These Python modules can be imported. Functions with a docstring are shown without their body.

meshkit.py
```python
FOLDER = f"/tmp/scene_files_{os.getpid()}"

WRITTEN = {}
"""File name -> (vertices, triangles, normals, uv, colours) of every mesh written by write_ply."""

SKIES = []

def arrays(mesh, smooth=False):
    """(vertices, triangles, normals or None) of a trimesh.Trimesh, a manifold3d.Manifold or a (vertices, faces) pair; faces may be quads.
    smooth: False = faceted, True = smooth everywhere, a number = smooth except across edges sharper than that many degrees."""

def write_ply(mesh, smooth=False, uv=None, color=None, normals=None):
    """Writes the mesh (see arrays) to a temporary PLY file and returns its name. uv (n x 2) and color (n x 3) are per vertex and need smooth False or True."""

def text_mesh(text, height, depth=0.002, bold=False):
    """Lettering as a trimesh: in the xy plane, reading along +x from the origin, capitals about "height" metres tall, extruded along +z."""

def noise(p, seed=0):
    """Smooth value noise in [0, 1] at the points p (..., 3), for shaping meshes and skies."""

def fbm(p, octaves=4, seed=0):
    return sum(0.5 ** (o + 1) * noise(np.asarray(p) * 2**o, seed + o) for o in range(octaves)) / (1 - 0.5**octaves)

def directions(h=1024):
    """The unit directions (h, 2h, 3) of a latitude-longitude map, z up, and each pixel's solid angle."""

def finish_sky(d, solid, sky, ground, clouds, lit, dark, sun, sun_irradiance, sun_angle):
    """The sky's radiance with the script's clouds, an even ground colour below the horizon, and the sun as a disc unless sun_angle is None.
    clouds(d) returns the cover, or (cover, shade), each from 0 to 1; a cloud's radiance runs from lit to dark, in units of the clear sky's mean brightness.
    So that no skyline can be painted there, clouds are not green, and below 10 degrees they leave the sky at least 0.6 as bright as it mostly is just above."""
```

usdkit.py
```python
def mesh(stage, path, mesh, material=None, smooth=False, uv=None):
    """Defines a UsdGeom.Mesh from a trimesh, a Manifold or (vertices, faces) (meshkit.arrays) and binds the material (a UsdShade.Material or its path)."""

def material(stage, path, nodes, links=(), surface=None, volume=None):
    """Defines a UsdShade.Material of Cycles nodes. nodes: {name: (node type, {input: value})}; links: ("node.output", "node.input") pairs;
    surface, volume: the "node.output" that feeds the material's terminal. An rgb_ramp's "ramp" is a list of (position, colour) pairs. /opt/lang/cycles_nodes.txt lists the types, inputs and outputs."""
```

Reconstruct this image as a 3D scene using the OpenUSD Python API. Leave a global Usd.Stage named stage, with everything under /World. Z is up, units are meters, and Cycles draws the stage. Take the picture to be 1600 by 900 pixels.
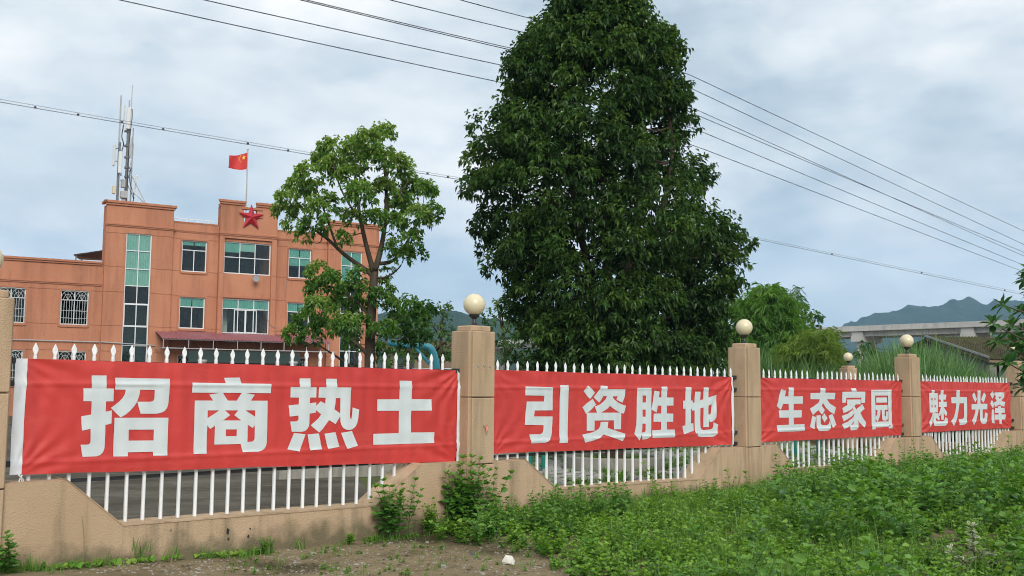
import math
import numpy as np, trimesh, manifold3d as m3
import shapely
from shapely.geometry import Polygon
from shapely.ops import unary_union
from pxr import Usd, UsdGeom, UsdLux, UsdShade, Gf, Sdf, Vt
import usdkit, meshkit

stage = Usd.Stage.CreateInMemory()
UsdGeom.SetStageUpAxis(stage, 'Z'); UsdGeom.SetStageMetersPerUnit(stage, 1.0)
UsdGeom.Xform.Define(stage, '/World'); UsdGeom.Scope.Define(stage, '/World/Looks')
T = Sdf.ValueTypeNames
rng = np.random.default_rng(7)

# ------------------------------------------------------------------ camera, sky, sun, exposure
EXPOSURE = 1.42
FP, PITCH, ROLL, CZ = 1605.2, .098, .0069, 1.6            # focal length in px of a 1600 px wide picture
cp, sp = math.cos(PITCH), math.sin(PITCH)
FW = np.array([0, cp, sp]); r0 = np.array([1., 0, 0]); up0 = np.array([0, -sp, cp])
RT = math.cos(ROLL) * r0 + math.sin(ROLL) * up0; UPV = -math.sin(ROLL) * r0 + math.cos(ROLL) * up0
EYE = np.array([0, 0, CZ])
cam = UsdGeom.Camera.Define(stage, '/World/camera')
cam.CreateHorizontalApertureAttr(36.0); cam.CreateVerticalApertureAttr(20.25)
cam.CreateFocalLengthAttr(36.0 * FP / 1600); cam.CreateClippingRangeAttr(Gf.Vec2f(.1, 20000)); cam.CreateExposureAttr(EXPOSURE)
cam.AddTransformOp().Set(Gf.Matrix4d(*RT, 0, *UPV, 0, *(-FW), 0, *EYE, 1))

SUN_DIR = np.array([.22, -.80, .53]); SUN_DIR /= np.linalg.norm(SUN_DIR)   # towards the sun
SUN_I, SKY_STRENGTH, CLOUD = .32, .12, 3.2
sun = UsdLux.DistantLight.Define(stage, '/World/sun')
sun.CreateNormalizeAttr(True); sun.CreateIntensityAttr(SUN_I); sun.CreateAngleAttr(32.0); sun.CreateColorAttr(Gf.Vec3f(1, .965, .91))
zs = SUN_DIR; xs = np.cross([0, 0, 1.], zs); xs /= np.linalg.norm(xs); ys = np.cross(zs, xs)
sun.AddTransformOp().Set(Gf.Matrix4d(*xs, 0, *ys, 0, *zs, 0, 0, 0, 60, 1))
dome = UsdLux.DomeLight.Define(stage, '/World/sky'); dome.CreateIntensityAttr(1.0)
c3 = lambda r, g, b, k=1.0: (r * k, g * k, b * k)
skym = usdkit.material(stage, '/World/Looks/sky_look', {
    'tc': ('texture_coordinate', {}),
    'sky': ('sky_texture', {'sky_type': 'single_scattering', 'sun_disc': False, 'sun_elevation': math.asin(SUN_DIR[2]), 'sun_rotation': math.atan2(SUN_DIR[0], SUN_DIR[1]), 'aerosol_density': 3.0}),
    'map': ('mapping', {'scale': (1.0, 1.0, 2.4)}),
    'n1': ('noise_texture', {'scale': 3.0, 'detail': 9.0, 'roughness': .54, 'distortion': .2}),
    'n2': ('noise_texture', {'scale': 8.5, 'detail': 6.0, 'roughness': .55}),
    'r1': ('rgb_ramp', {'ramp': [(.34, c3(.82, .92, .97, CLOUD * .76)), (.43, c3(.93, .985, .99, CLOUD * .92)), (.53, c3(1.02, 1.02, .985, CLOUD * 1.06)), (.66, c3(1.12, 1.07, .99, CLOUD * 1.24))]}),
    'r2': ('rgb_ramp', {'ramp': [(.36, c3(.80, .84, .89)), (.5, c3(.97, .98, 1.0)), (.68, c3(1.08, 1.06, 1.04))]}),
    'mul': ('mix_color', {'blend_type': 'multiply', 'fac': 1.0, 'use_clamp': False}),
    'mixs': ('mix_color', {'blend_type': 'mix', 'fac': .965, 'use_clamp': False}),
    'bg': ('background_shader', {'strength': SKY_STRENGTH})},
    [('tc.generated', 'map.vector'), ('map.vector', 'n1.vector'), ('map.vector', 'n2.vector'), ('n1.fac', 'r1.fac'), ('n2.fac', 'r2.fac'), ('r1.color', 'mul.a'), ('r2.color', 'mul.b'), ('sky.color', 'mixs.a'), ('mul.result', 'mixs.b'), ('mixs.result', 'bg.color')], surface='bg.background')
UsdShade.MaterialBindingAPI.Apply(dome.GetPrim()).Bind(skym)
dome.GetPrim().SetCustomDataByKey('kind', 'structure')

# ------------------------------------------------------------------ geometry of the place
TH, FD = .7941, 8.9742                                    # the front fence: its direction and distance from the camera
DV = np.array([math.sin(TH), math.cos(TH), 0]); NV = np.array([-math.cos(TH), math.sin(TH), 0])
BH = math.radians(59.5); BD = 59.448                      # the building's front
DB = np.array([math.sin(BH), math.cos(BH), 0]); NB = np.array([-math.cos(BH), math.sin(BH), 0])
ZV = np.array([0, 0, 1.])
def ray(x, y): return (x - 800) / FP * RT - (y - 450) / FP * UPV + FW
def at(x, y, Y): r = ray(x, y); return EYE + r * (Y / r[1])
def on_ground(x, y, h=0.): r = ray(x, y); return EYE + r * ((h - CZ) / r[2])
def on_plane(x, y, d, n, D): r = ray(x, y); q = EYE + r * (D / (r @ n)); return q @ d, q[2]
def fence(u, h, k=0.): return DV * u + NV * (FD + k) + ZV * h
def front(u, h, k=0.): return DB * u + NB * (BD + k) + ZV * h
def fence_m(v): v = np.asarray(v, float); return v[:, :1] * DV + (FD + v[:, 1:2]) * NV + v[:, 2:3] * ZV   # (u, k, h) -> world
def front_m(v): v = np.asarray(v, float); return v[:, :1] * DB + (BD + v[:, 1:2]) * NB + v[:, 2:3] * ZV

# ------------------------------------------------------------------ helpers
used, origin = {}, {}
def numbered(parent, name):
    k = used.get((parent, name), 0); used[(parent, name)] = k + 1
    return f'{parent}/{name}' + (f'_{k:03d}' if k else '')
def put(prim, **kw):
    for k, v in kw.items():
        if v: prim.SetCustomDataByKey(k, v)
    return prim
def thing(name, label, category, loc=(0, 0, 0), group=None):
    p = numbered('/World', name); x = UsdGeom.Xform.Define(stage, p); x.AddTranslateOp().Set(Gf.Vec3d(*map(float, loc)))
    origin[p] = np.asarray(loc, float); put(x.GetPrim(), label=label, category=category, group=group); return p
def obj(name, mesh, mat, parent='/World', smooth=False, tone=None, label=None, **kw):
    """One Mesh; under a thing its vertices (world coordinates) are taken relative to the thing's base."""
    p = numbered(parent, name); o = origin.get(parent, np.zeros(3)); origin[p] = o
    v, f, n = meshkit.arrays(mesh, smooth)
    usdkit.mesh(stage, p, (v - o, f), mat, False)
    g = UsdGeom.Mesh.Get(stage, p)
    if n is not None:
        g.CreateNormalsAttr(Vt.Vec3fArray.FromNumpy(n.astype(np.float32))); g.SetNormalsInterpolation('vertex')
    if tone is not None:
        UsdGeom.PrimvarsAPI(g).CreatePrimvar('tone', T.FloatArray, 'vertex').Set(Vt.FloatArray.FromNumpy(np.asarray(tone, np.float32)))
    put(g.GetPrim(), label=label, **kw); return p
def copy_of(src, label, loc, rotz=0.0, group=None):
    name = src.rsplit('/', 1)[1]; base = name[:-4] if name[-4] == '_' and name[-3:].isdigit() else name
    p = numbered('/World', base); x = UsdGeom.Xform.Define(stage, p); pr = x.GetPrim()
    pr.GetReferences().AddInternalReference(src); pr.SetInstanceable(True)
    x.ClearXformOpOrder(); x.AddTranslateOp().Set(Gf.Vec3d(*map(float, loc)))
    if rotz: x.AddRotateZOp().Set(math.degrees(rotz))
    put(pr, label=label, group=group, category=stage.GetPrimAtPath(src).GetCustomDataByKey('category')); return p
cat = trimesh.util.concatenate
def raw(v, f): return trimesh.Trimesh(np.asarray(v, float), np.asarray(f, int), process=False)
def bx(x0, x1, y0, y1, z0, z1):
    b = trimesh.creation.box([x1 - x0, y1 - y0, z1 - z0]); b.apply_translation([(x0 + x1) / 2, (y0 + y1) / 2, (z0 + z1) / 2]); return b
def cham(x0, x1, y0, y1, z0, z1, c=.012):
    """A box with chamfered edges."""
    a = [m3.Manifold.cube([x1 - x0 - 2 * (c if i else 0), y1 - y0 - 2 * (c if i != 1 else 0), z1 - z0 - 2 * (c if i != 2 else 0)], True) for i in range(0)]
    X, Y, Z = (x1 - x0) / 2, (y1 - y0) / 2, (z1 - z0) / 2; pts = []
    for sx in (-1, 1):
        for sy in (-1, 1):
            for sz in (-1, 1):
                pts += [(sx * X, sy * (Y - c), sz * (Z - c)), (sx * (X - c), sy * Y, sz * (Z - c)), (sx * (X - c), sy * (Y - c), sz * Z)]
    h = trimesh.Trimesh(np.array(pts)).convex_hull; h.apply_translation([(x0 + x1) / 2, (y0 + y1) / 2, (z0 + z1) / 2]); return h
def to(mesh, fn): return raw(fn(mesh.vertices), mesh.faces if np.linalg.det(np.stack([fn([[1, 0, 0]])[0] - fn([[0, 0, 0]])[0], fn([[0, 1, 0]])[0] - fn([[0, 0, 0]])[0], ZV])) > 0 else mesh.faces[:, ::-1])
def F(mesh): return to(mesh, fence_m)
def B(mesh): return to(mesh, front_m)
def tube(P, r, sides=6, cap=True):
    P = np.asarray(P, float); n = len(P); r = np.broadcast_to(np.asarray(r, float), (n,))
    t = np.gradient(P, axis=0); t /= np.linalg.norm(t, axis=1, keepdims=True) + 1e-12
    a = np.cross(t, np.where(np.abs(t[:, 2:]) < .9, [[0, 0, 1.]], [[1., 0, 0]])); a /= np.linalg.norm(a, axis=1, keepdims=True) + 1e-12
    b = np.cross(t, a); an = np.arange(sides) * 2 * np.pi / sides
    v = (P[:, None] + r[:, None, None] * (np.cos(an)[None, :, None] * a[:, None] + np.sin(an)[None, :, None] * b[:, None])).reshape(-1, 3)
    i, j = np.meshgrid(np.arange(n - 1), np.arange(sides), indexing='ij')
    q = np.stack([i * sides + j, i * sides + (j + 1) % sides, (i + 1) * sides + (j + 1) % sides, (i + 1) * sides + j], -1).reshape(-1, 4)
    f = np.vstack([q[:, [0, 1, 2]], q[:, [0, 2, 3]]])
    if cap:
        f = np.vstack([f, [[0, k + 1, k] for k in range(1, sides - 1)], [[(n - 1) * sides, (n - 1) * sides + k, (n - 1) * sides + k + 1] for k in range(1, sides - 1)]])
    return raw(v, f)
def smooth_line(P, n=8):
    P = np.asarray(P, float)
    if len(P) < 3: return P
    t = np.arange(len(P)); from scipy.interpolate import CubicSpline
    return CubicSpline(t, P)(np.linspace(0, len(P) - 1, (len(P) - 1) * n + 1))
def revolve(prof, c, n=24):
    m = trimesh.creation.revolve(np.asarray(prof, float), sections=n); m.apply_translation(c); return m
def solid(m): return m3.Manifold(m3.Mesh(np.asarray(m.vertices, np.float32), np.asarray(m.faces, np.uint32)))
def back(man): q = man.to_mesh(); return raw(q.vert_properties[:, :3], q.tri_verts)

# ------------------------------------------------------------------ materials
def mat(name, col, col2=None, scale=3.0, stretch=(1, 1, 1), rough=.8, bump=0.0, bscale=60.0, metal=0.0, spots=None, spot_scale=1.2, spot_at=(.52, .72), detail=5.0, low=None, streaks=None):
    n = {'g': ('geometry', {}), 'p': ('principled_bsdf', {'roughness': rough, 'metallic': metal, 'base_color': col, 'specular_ior_level': .12 if rough > .84 else .5})}; l = []; last = None
    if col2 is not None:
        n['m'] = ('mapping', {'scale': stretch}); n['n'] = ('noise_texture', {'scale': scale, 'detail': detail, 'roughness': .6}); n['r'] = ('rgb_ramp', {'ramp': [(.33, col), (.67, col2)]})
        l += [('g.position', 'm.vector'), ('m.vector', 'n.vector'), ('n.fac', 'r.fac')]; last = 'r.color'
    for i, (sc, st, c, a, b, amt) in enumerate(([(spot_scale, (1, 1, 1), spots, *spot_at, 1.0)] if spots is not None else []) + (streaks or [])):
        n[f'sm{i}'] = ('mapping', {'scale': st}); n[f'sn{i}'] = ('noise_texture', {'scale': sc, 'detail': 6.0, 'roughness': .62}); n[f'sr{i}'] = ('rgb_ramp', {'ramp': [(a, (0, 0, 0)), (b, (amt, amt, amt))]}); n[f'sx{i}'] = ('mix_color', {'a': col, 'b': c})
        l += [('g.position', f'sm{i}.vector'), (f'sm{i}.vector', f'sn{i}.vector'), (f'sn{i}.fac', f'sr{i}.fac'), (f'sr{i}.color', f'sx{i}.fac')] + ([(last, f'sx{i}.a')] if last else [])
        last = f'sx{i}.result'
    if low:                                               # splashed dirt near the ground: (colour, height)
        n['xz'] = ('separate_xyz', {}); n['ln'] = ('noise_texture', {'scale': 5.0, 'detail': 6.0}); n['lm'] = ('math', {'math_type': 'multiply_add', 'value2': .5, 'value3': -.25})
        n['la'] = ('math', {'math_type': 'add'}); n['lr'] = ('map_range', {'from_min': low[1], 'from_max': low[1] * .25, 'to_min': 0.0, 'to_max': .8, 'clamp': True}); n['lx'] = ('mix_color', {'a': col, 'b': low[0]})
        l += [('g.position', 'xz.vector'), ('g.position', 'ln.vector'), ('ln.fac', 'lm.value1'), ('xz.z', 'la.value1'), ('lm.value', 'la.value2'), ('la.value', 'lr.value'), ('lr.result', 'lx.fac')] + ([(last, 'lx.a')] if last else [])
        last = 'lx.result'
    if last: l.append((last, 'p.base_color'))
    if bump:
        n['bn'] = ('noise_texture', {'scale': bscale, 'detail': 4.0, 'roughness': .6}); n['b'] = ('bump', {'strength': bump, 'distance': .02}); l += [('g.position', 'bn.vector'), ('bn.fac', 'b.height'), ('b.normal', 'p.normal')]
    return usdkit.material(stage, '/World/Looks/' + name, n, l, surface='p.BSDF')
def leaf_mat(name, dark, mid, light, rough=.42, trans=.28, spec=.5):
    n = {'a': ('attribute', {'attribute': 'tone'}), 'r': ('rgb_ramp', {'ramp': [(0, dark), (.55, mid), (1, light)]}), 'p': ('principled_bsdf', {'roughness': rough, 'specular_ior_level': spec}), 't': ('translucent_bsdf', {}), 'h': ('hsv', {'value': 1.35, 'saturation': 1.1, 'hue': .485}), 'x': ('mix_closure', {'fac': trans})}
    l = [('a.fac', 'r.fac'), ('r.color', 'p.base_color'), ('r.color', 'h.color'), ('h.color', 't.color'), ('p.BSDF', 'x.closure1'), ('t.BSDF', 'x.closure2')]
    return usdkit.material(stage, '/World/Looks/' + name, n, l, surface='x.closure')
TAN, TAN2 = (.43, .305, .195), (.49, .355, .235)
M = dict(
    stucco=mat('stucco_look', TAN, TAN2, 1.6, rough=.9, bump=.55, bscale=75, streaks=[(1.6, (4, 4, .5), (.20, .155, .095), .46, .76, .75), (.9, (1, 1, 1), (.32, .24, .15), .5, .75, .6)]),
    wall=mat('wall_look', TAN, TAN2, 1.2, rough=.9, bump=.6, bscale=70, streaks=[(1.3, (5, 5, .6), (.17, .145, .09), .49, .74, .85), (1.1, (1, 1, 1), (.54, .355, .245), .50, .68, .6), (9., (1, 1, 1), (.20, .16, .10), .66, .76, .6)], low=((.10, .095, .055), .24)),
    joint=mat('joint_look', (.035, .03, .026), rough=.9),
    globe=mat('globe_look', (.62, .545, .36), (.66, .585, .40), 2.0, rough=.28),
    black=mat('black_iron_look', (.022, .023, .025), rough=.45),
    white=mat('white_paint_look', (.72, .74, .74), (.78, .79, .78), 6, rough=.38, streaks=[(7., (1, 1, 2), (.36, .25, .15), .62, .76, .6), (2.5, (1, 1, 1), (.55, .56, .55), .5, .75, .6)]),
    steel=mat('steel_look', (.5, .5, .5), rough=.35, metal=.8),
    red=mat('banner_red_look', (.50, .035, .030), (.555, .045, .037), 1.2, rough=.55, bump=.10, bscale=160, streaks=[(1.1, (4, 4, .5), (.43, .036, .031), .48, .74, .8), (14., (1, 1, 1), (.22, .03, .026), .68, .76, .65), (2.6, (1, 1, 3), (.60, .075, .06), .55, .75, .6)]),
    print=mat('banner_white_look', (.53, .58, .585), (.59, .63, .63), 1.5, rough=.55, bump=.10, bscale=160, streaks=[(6., (1, 1, 1), (.36, .38, .37), .66, .82, .7)]),
    hem=mat('banner_hem_look', (.66, .68, .70), (.58, .61, .64), 3, rough=.6),
    orange=mat('facade_look', (.425, .182, .106), (.47, .212, .126), .35, rough=.92, bump=.3, bscale=18, streaks=[(.6, (2, 2, .22), (.27, .118, .072), .46, .72, .85), (.35, (1, 1, 1), (.50, .24, .14), .52, .72, .6), (1.6, (3, 3, .3), (.26, .115, .07), .60, .76, .6)]),
    trim=mat('facade_trim_look', (.38, .160, .094), (.42, .185, .108), .6, rough=.92),
    groove=mat('facade_groove_look', (.17, .07, .04), rough=.95),
    roofc=mat('flat_roof_look', (.20, .19, .175), (.26, .24, .22), 1, rough=.95),
    frame=mat('window_frame_look', (.66, .68, .68), rough=.4),
    curtain=mat('curtain_look', (.15, .36, .31), (.19, .42, .36), 3, (1, 1, .1), rough=.85),
    tint=mat('teal_blind_look', (.26, .46, .40), (.30, .50, .44), 1.2, rough=.6),
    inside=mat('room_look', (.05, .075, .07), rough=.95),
    bright=mat('room_wall_look', (.62, .60, .56), rough=.9),
    sheet=mat('canopy_look', (.22, .075, .085), (.27, .095, .105), 2, rough=.6),
    grey=mat('grey_metal_look', (.32, .33, .34), (.38, .39, .39), 3, rough=.5),
    antenna=mat('antenna_look', (.60, .61, .60), rough=.5),
    dpole=mat('dark_pole_look', (.10, .105, .11), (.16, .16, .16), 4, rough=.55),
    beige=mat('beige_box_look', (.55, .50, .36), rough=.5),
    star=mat('star_look', (.36, .012, .020), rough=.35),
    flag=mat('flag_look', (.56, .035, .03), rough=.7), yellow=mat('flag_star_look', (.80, .62, .06), rough=.7),
    dirt=mat('dirt_look', (.155, .122, .070), (.245, .197, .120), 1.1, rough=.97, bump=.9, bscale=26, detail=9, spots=(.055, .050, .024), spot_scale=.6, spot_at=(.50, .63), streaks=[(22., (1, 1, 1), (.30, .26, .20), .60, .72, .7), (9., (1, 1, 1), (.07, .058, .036), .54, .68, .8)]),
    concrete=mat('concrete_look', (.075, .066, .050), (.130, .116, .092), .9, rough=.9, bump=.4, bscale=20, detail=8, spots=(.045, .042, .030), spot_scale=.35, spot_at=(.45, .66), streaks=[(.7, (1, 2, 1), (.045, .040, .028), .46, .64, .7), (1.6, (1, 3.5, 1), (.22, .20, .165), .58, .70, .7), (30., (1, 1, 1), (.16, .14, .11), .56, .70, .7)]),
    paver=mat('paver_look', (.21, .205, .19), (.33, .325, .305), 2.2, rough=.92, bump=.4, bscale=40),
    kerb=mat('kerb_look', (.24, .23, .20), (.33, .31, .27), 1.5, rough=.95, bump=.4, bscale=40, streaks=[(2., (4, 4, .6), (.14, .13, .10), .5, .72, .7)]),
    soil=mat('soil_look', (.06, .075, .03), (.10, .115, .045), 2, rough=.98, bump=.6, bscale=20),
    viaduct=mat('viaduct_look', (.40, .39, .365), (.48, .47, .44), .12, rough=.9, streaks=[(.5, (1.2, 1.2, .2), (.26, .255, .24), .5, .74, .8)]),
    tiles=mat('roof_tile_look', (.060, .052, .032), (.125, .108, .072), 3, rough=.95, bump=.5, bscale=14, spots=(.085, .10, .035), spot_scale=.9, spot_at=(.45, .65)),
    oldwall=mat('old_wall_look', (.17, .125, .085), (.23, .17, .12), 1, rough=.95, bump=.3, bscale=10),
    greywall=mat('grey_wall_look', (.16, .155, .14), (.22, .21, .19), 1, rough=.95),
    pinkwall=mat('pink_wall_look', (.42, .24, .20), (.48, .29, .24), 1, rough=.95),
    blue=mat('blue_pipe_look', (.045, .30, .40), (.06, .34, .43), 3, rough=.35, streaks=[(5., (1, 1, 1), (.16, .15, .12), .68, .74, .8)]),
    green=mat('green_pole_look', (.012, .17, .13), rough=.35), yel=mat('yellow_paint_look', (.62, .36, .015), rough=.4), redp=mat('red_paint_look', (.5, .03, .03), rough=.4),
    wire=mat('wire_look', (.035, .04, .045), rough=.6), wire2=mat('grey_wire_look', (.14, .16, .18), rough=.6),
    bark=mat('bark_look', (.060, .047, .032), (.10, .08, .058), 9, (1, 1, .25), rough=.95, bump=.7, bscale=30),
    stem=mat('stem_look', (.10, .13, .04), (.13, .10, .05), 6, rough=.8), bamboo=mat('bamboo_look', (.16, .22, .06), rough=.6),
    hill=mat('hill_look', (.012, .030, .014), (.035, .060, .026), .035, rough=1.0, bump=1.0, bscale=.09, detail=9),
    hill2=mat('near_hill_look', (.012, .030, .014), (.035, .060, .026), .06, rough=1.0, bump=1.0, bscale=.16, detail=9),
    stone=mat('pale_stone_look', (.50, .49, .42), (.60, .58, .52), 9, rough=.9, bump=.3, bscale=40),
    pink=mat('ribbon_look', (.60, .20, .15), rough=.7), petal=mat('petal_look', (.80, .80, .76), rough=.7), dry=mat('dry_stalk_look', (.24, .17, .09), rough=.9),
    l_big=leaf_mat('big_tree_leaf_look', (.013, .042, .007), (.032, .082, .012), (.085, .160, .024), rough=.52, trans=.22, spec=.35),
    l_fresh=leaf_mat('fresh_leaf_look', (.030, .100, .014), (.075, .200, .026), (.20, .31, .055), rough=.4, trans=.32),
    l_mid=leaf_mat('mid_leaf_look', (.026, .085, .016), (.055, .145, .026), (.115, .215, .045), rough=.5, trans=.3),
    l_bamboo=leaf_mat('bamboo_leaf_look', (.038, .120, .012), (.080, .200, .020), (.140, .275, .035), rough=.5, trans=.35),
    l_ybamboo=leaf_mat('yellow_bamboo_leaf_look', (.065, .130, .014), (.115, .200, .024), (.19, .27, .045), rough=.5, trans=.35),
    l_herb=leaf_mat('herb_leaf_look', (.026, .095, .014), (.072, .200, .025), (.160, .315, .046), rough=.45, trans=.3),
    l_low=leaf_mat('low_leaf_look', (.042, .128, .011), (.102, .240, .021), (.195, .355, .040), rough=.45, trans=.32),
    l_heart=leaf_mat('heart_leaf_look', (.065, .190, .018), (.125, .290, .028), (.23, .36, .05), rough=.45, trans=.32),
    l_grass=leaf_mat('grass_blade_look', (.048, .135, .016), (.100, .225, .027), (.18, .32, .055), rough=.5, trans=.35),
    l_reed=leaf_mat('tall_grass_look', (.040, .110, .028), (.082, .185, .048), (.16, .28, .09), rough=.5, trans=.32),
    l_cream=leaf_mat('cream_leaf_look', (.030, .085, .035), (.36, .40, .24), (.62, .60, .44), rough=.5, trans=.2),
    l_bush=leaf_mat('glossy_leaf_look', (.014, .058, .014), (.030, .098, .020), (.070, .155, .030), rough=.28, trans=.2),
)
M['glass'] = usdkit.material(stage, '/World/Looks/pane_look', {'t': ('transparent_bsdf', {'color': (.90, .96, .94)}), 'g': ('glossy_bsdf', {'roughness': .02, 'color': (.9, .95, .95)}), 'f': ('fresnel', {'IOR': 1.45}), 'x': ('mix_closure', {})}, [('f.fac', 'x.fac'), ('t.BSDF', 'x.closure1'), ('g.BSDF', 'x.closure2')], surface='x.closure')

# ------------------------------------------------------------------ foliage helpers
def unit(v): return v / (np.linalg.norm(v, axis=-1, keepdims=True) + 1e-9)
def leaves(P, D, L, W, fold=.25, droop=.25, segs=1, tone=None, N=None, r=rng):
    """Folded leaves from P along D; segs 1: four points, 2: six points with a bend. Returns (mesh, tone per vertex)."""
    P, D = np.asarray(P, float), unit(np.asarray(D, float)); n = len(P); L = np.broadcast_to(L, (n,))[:, None]; W = np.broadcast_to(W, (n,))[:, None]
    S = np.cross(D, np.tile(ZV, (n, 1))) + r.normal(0, .35, (n, 3)); S = unit(S - D * (S * D).sum(1, keepdims=True)); N = np.cross(S, D); N *= np.where(N[:, 2:] < 0, -1, 1)
    tone = r.uniform(0, 1, n) if tone is None else np.asarray(tone)
    if segs == 1:
        m = P + D * L * .45; v = np.stack([P, m + S * W / 2 + N * W * fold, P + D * L - ZV * L * droop, m - S * W / 2 + N * W * fold], 1)
        f = np.array([[0, 1, 2], [0, 2, 3]])
    else:
        a, b = P + D * L * .28, P + D * L * .66 - ZV * L * droop * .35
        v = np.stack([P, a + S * W * .45 + N * W * fold, a, a - S * W * .45 + N * W * fold, b + S * W * .42 + N * W * fold, b, b - S * W * .42 + N * W * fold, P + D * L - ZV * L * droop], 1)
        f = np.array([[0, 1, 2], [0, 2, 3], [1, 4, 5], [1, 5, 2], [2, 5, 6], [2, 6, 3], [4, 7, 5], [5, 7, 6]])
    k = v.shape[1]; F_ = (f[None] + np.arange(n)[:, None, None] * k).reshape(-1, 3)
    return raw(v.reshape(-1, 3), F_), np.repeat(tone, k)
def join(parts): return cat([p[0] for p in parts]), np.concatenate([p[1] for p in parts])
def blades(P, D, L, W, bend=.6, segs=4, tone=None, r=rng):
    """Grass blades: ribbons from P leaning along D (horizontal lean vectors), bending over."""
    n = len(P); L = np.broadcast_to(L, (n,)); W = np.broadcast_to(W, (n,)); bend = np.broadcast_to(bend, (n,)); t = np.linspace(0, 1, segs + 1)
    lean = np.asarray(D, float); side = unit(np.cross(np.tile(ZV, (n, 1)), lean + 1e-6)); ph = bend[:, None] * t[None] * 1.5
    up = np.cumsum(np.cos(ph), 1) / (segs + 1); out = np.cumsum(np.sin(ph), 1) / (segs + 1); up -= up[:, :1]; out -= out[:, :1]
    c = P[:, None] + L[:, None, None] * (up[..., None] * ZV + out[..., None] * unit(lean)[:, None])
    w = (W[:, None] * (1 - t ** 1.6)[None] * .5 + .0004)[..., None] * side[:, None]
    v = np.concatenate([c - w, c + w], 2).reshape(n, segs + 1, 2, 3); i = np.arange(segs)
    q = np.stack([i * 2, i * 2 + 1, i * 2 + 3, i * 2 + 2], 1); f = np.vstack([q[:, :3], q[:, [0, 2, 3]]]); k = 2 * (segs + 1)
    tone = r.uniform(0, 1, n) if tone is None else tone
    return raw(v.reshape(-1, 3), (f[None] + np.arange(n)[:, None, None] * k).reshape(-1, 3)), np.repeat(tone, k)
def clump_leaves(C, Rr, axis, per, twig, L, W, r, tone=None, dens=1.0, nl=8):
    """Twigs with whorls of leaves over the outside of the clumps C (radius Rr); axis: a point each clump turns its back to."""
    P, D, tn = [], [], []
    for c, q in zip(C, Rr):
        n = max(3, int(per * (q ** 2) * dens)); d = unit(r.normal(size=(n, 3)) + unit(c - axis(c)) * .8 + [0, 0, .25]); p = c + d * q * r.uniform(.35, 1.0, (n, 1)) * [1, 1, .8]
        base = r.uniform(.05, .85) if tone is None else tone(c)
        for j in range(nl):
            a = r.normal(size=(n, 3)); a = unit(a - d * (a * d).sum(1, keepdims=True)); dd = unit(d * r.uniform(.1, .9, (n, 1)) + a * .9 + [0, 0, -.35])
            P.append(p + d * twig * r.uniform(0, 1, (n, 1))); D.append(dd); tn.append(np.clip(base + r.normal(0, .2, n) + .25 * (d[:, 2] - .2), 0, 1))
    P, D, tn = np.vstack(P), np.vstack(D), np.concatenate(tn)
    return leaves(P, D, L * r.uniform(.7, 1.2, len(P)), W * r.uniform(.75, 1.15, len(P)), tone=tn, r=r)
def limbs(lines, sides=7): return cat([tube(smooth_line(p, 5), np.interp(np.linspace(0, 1, (len(p) - 1) * 5 + 1 if len(p) > 2 else len(p)), np.linspace(0, 1, len(q)), q), sides) for p, q in lines])
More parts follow.
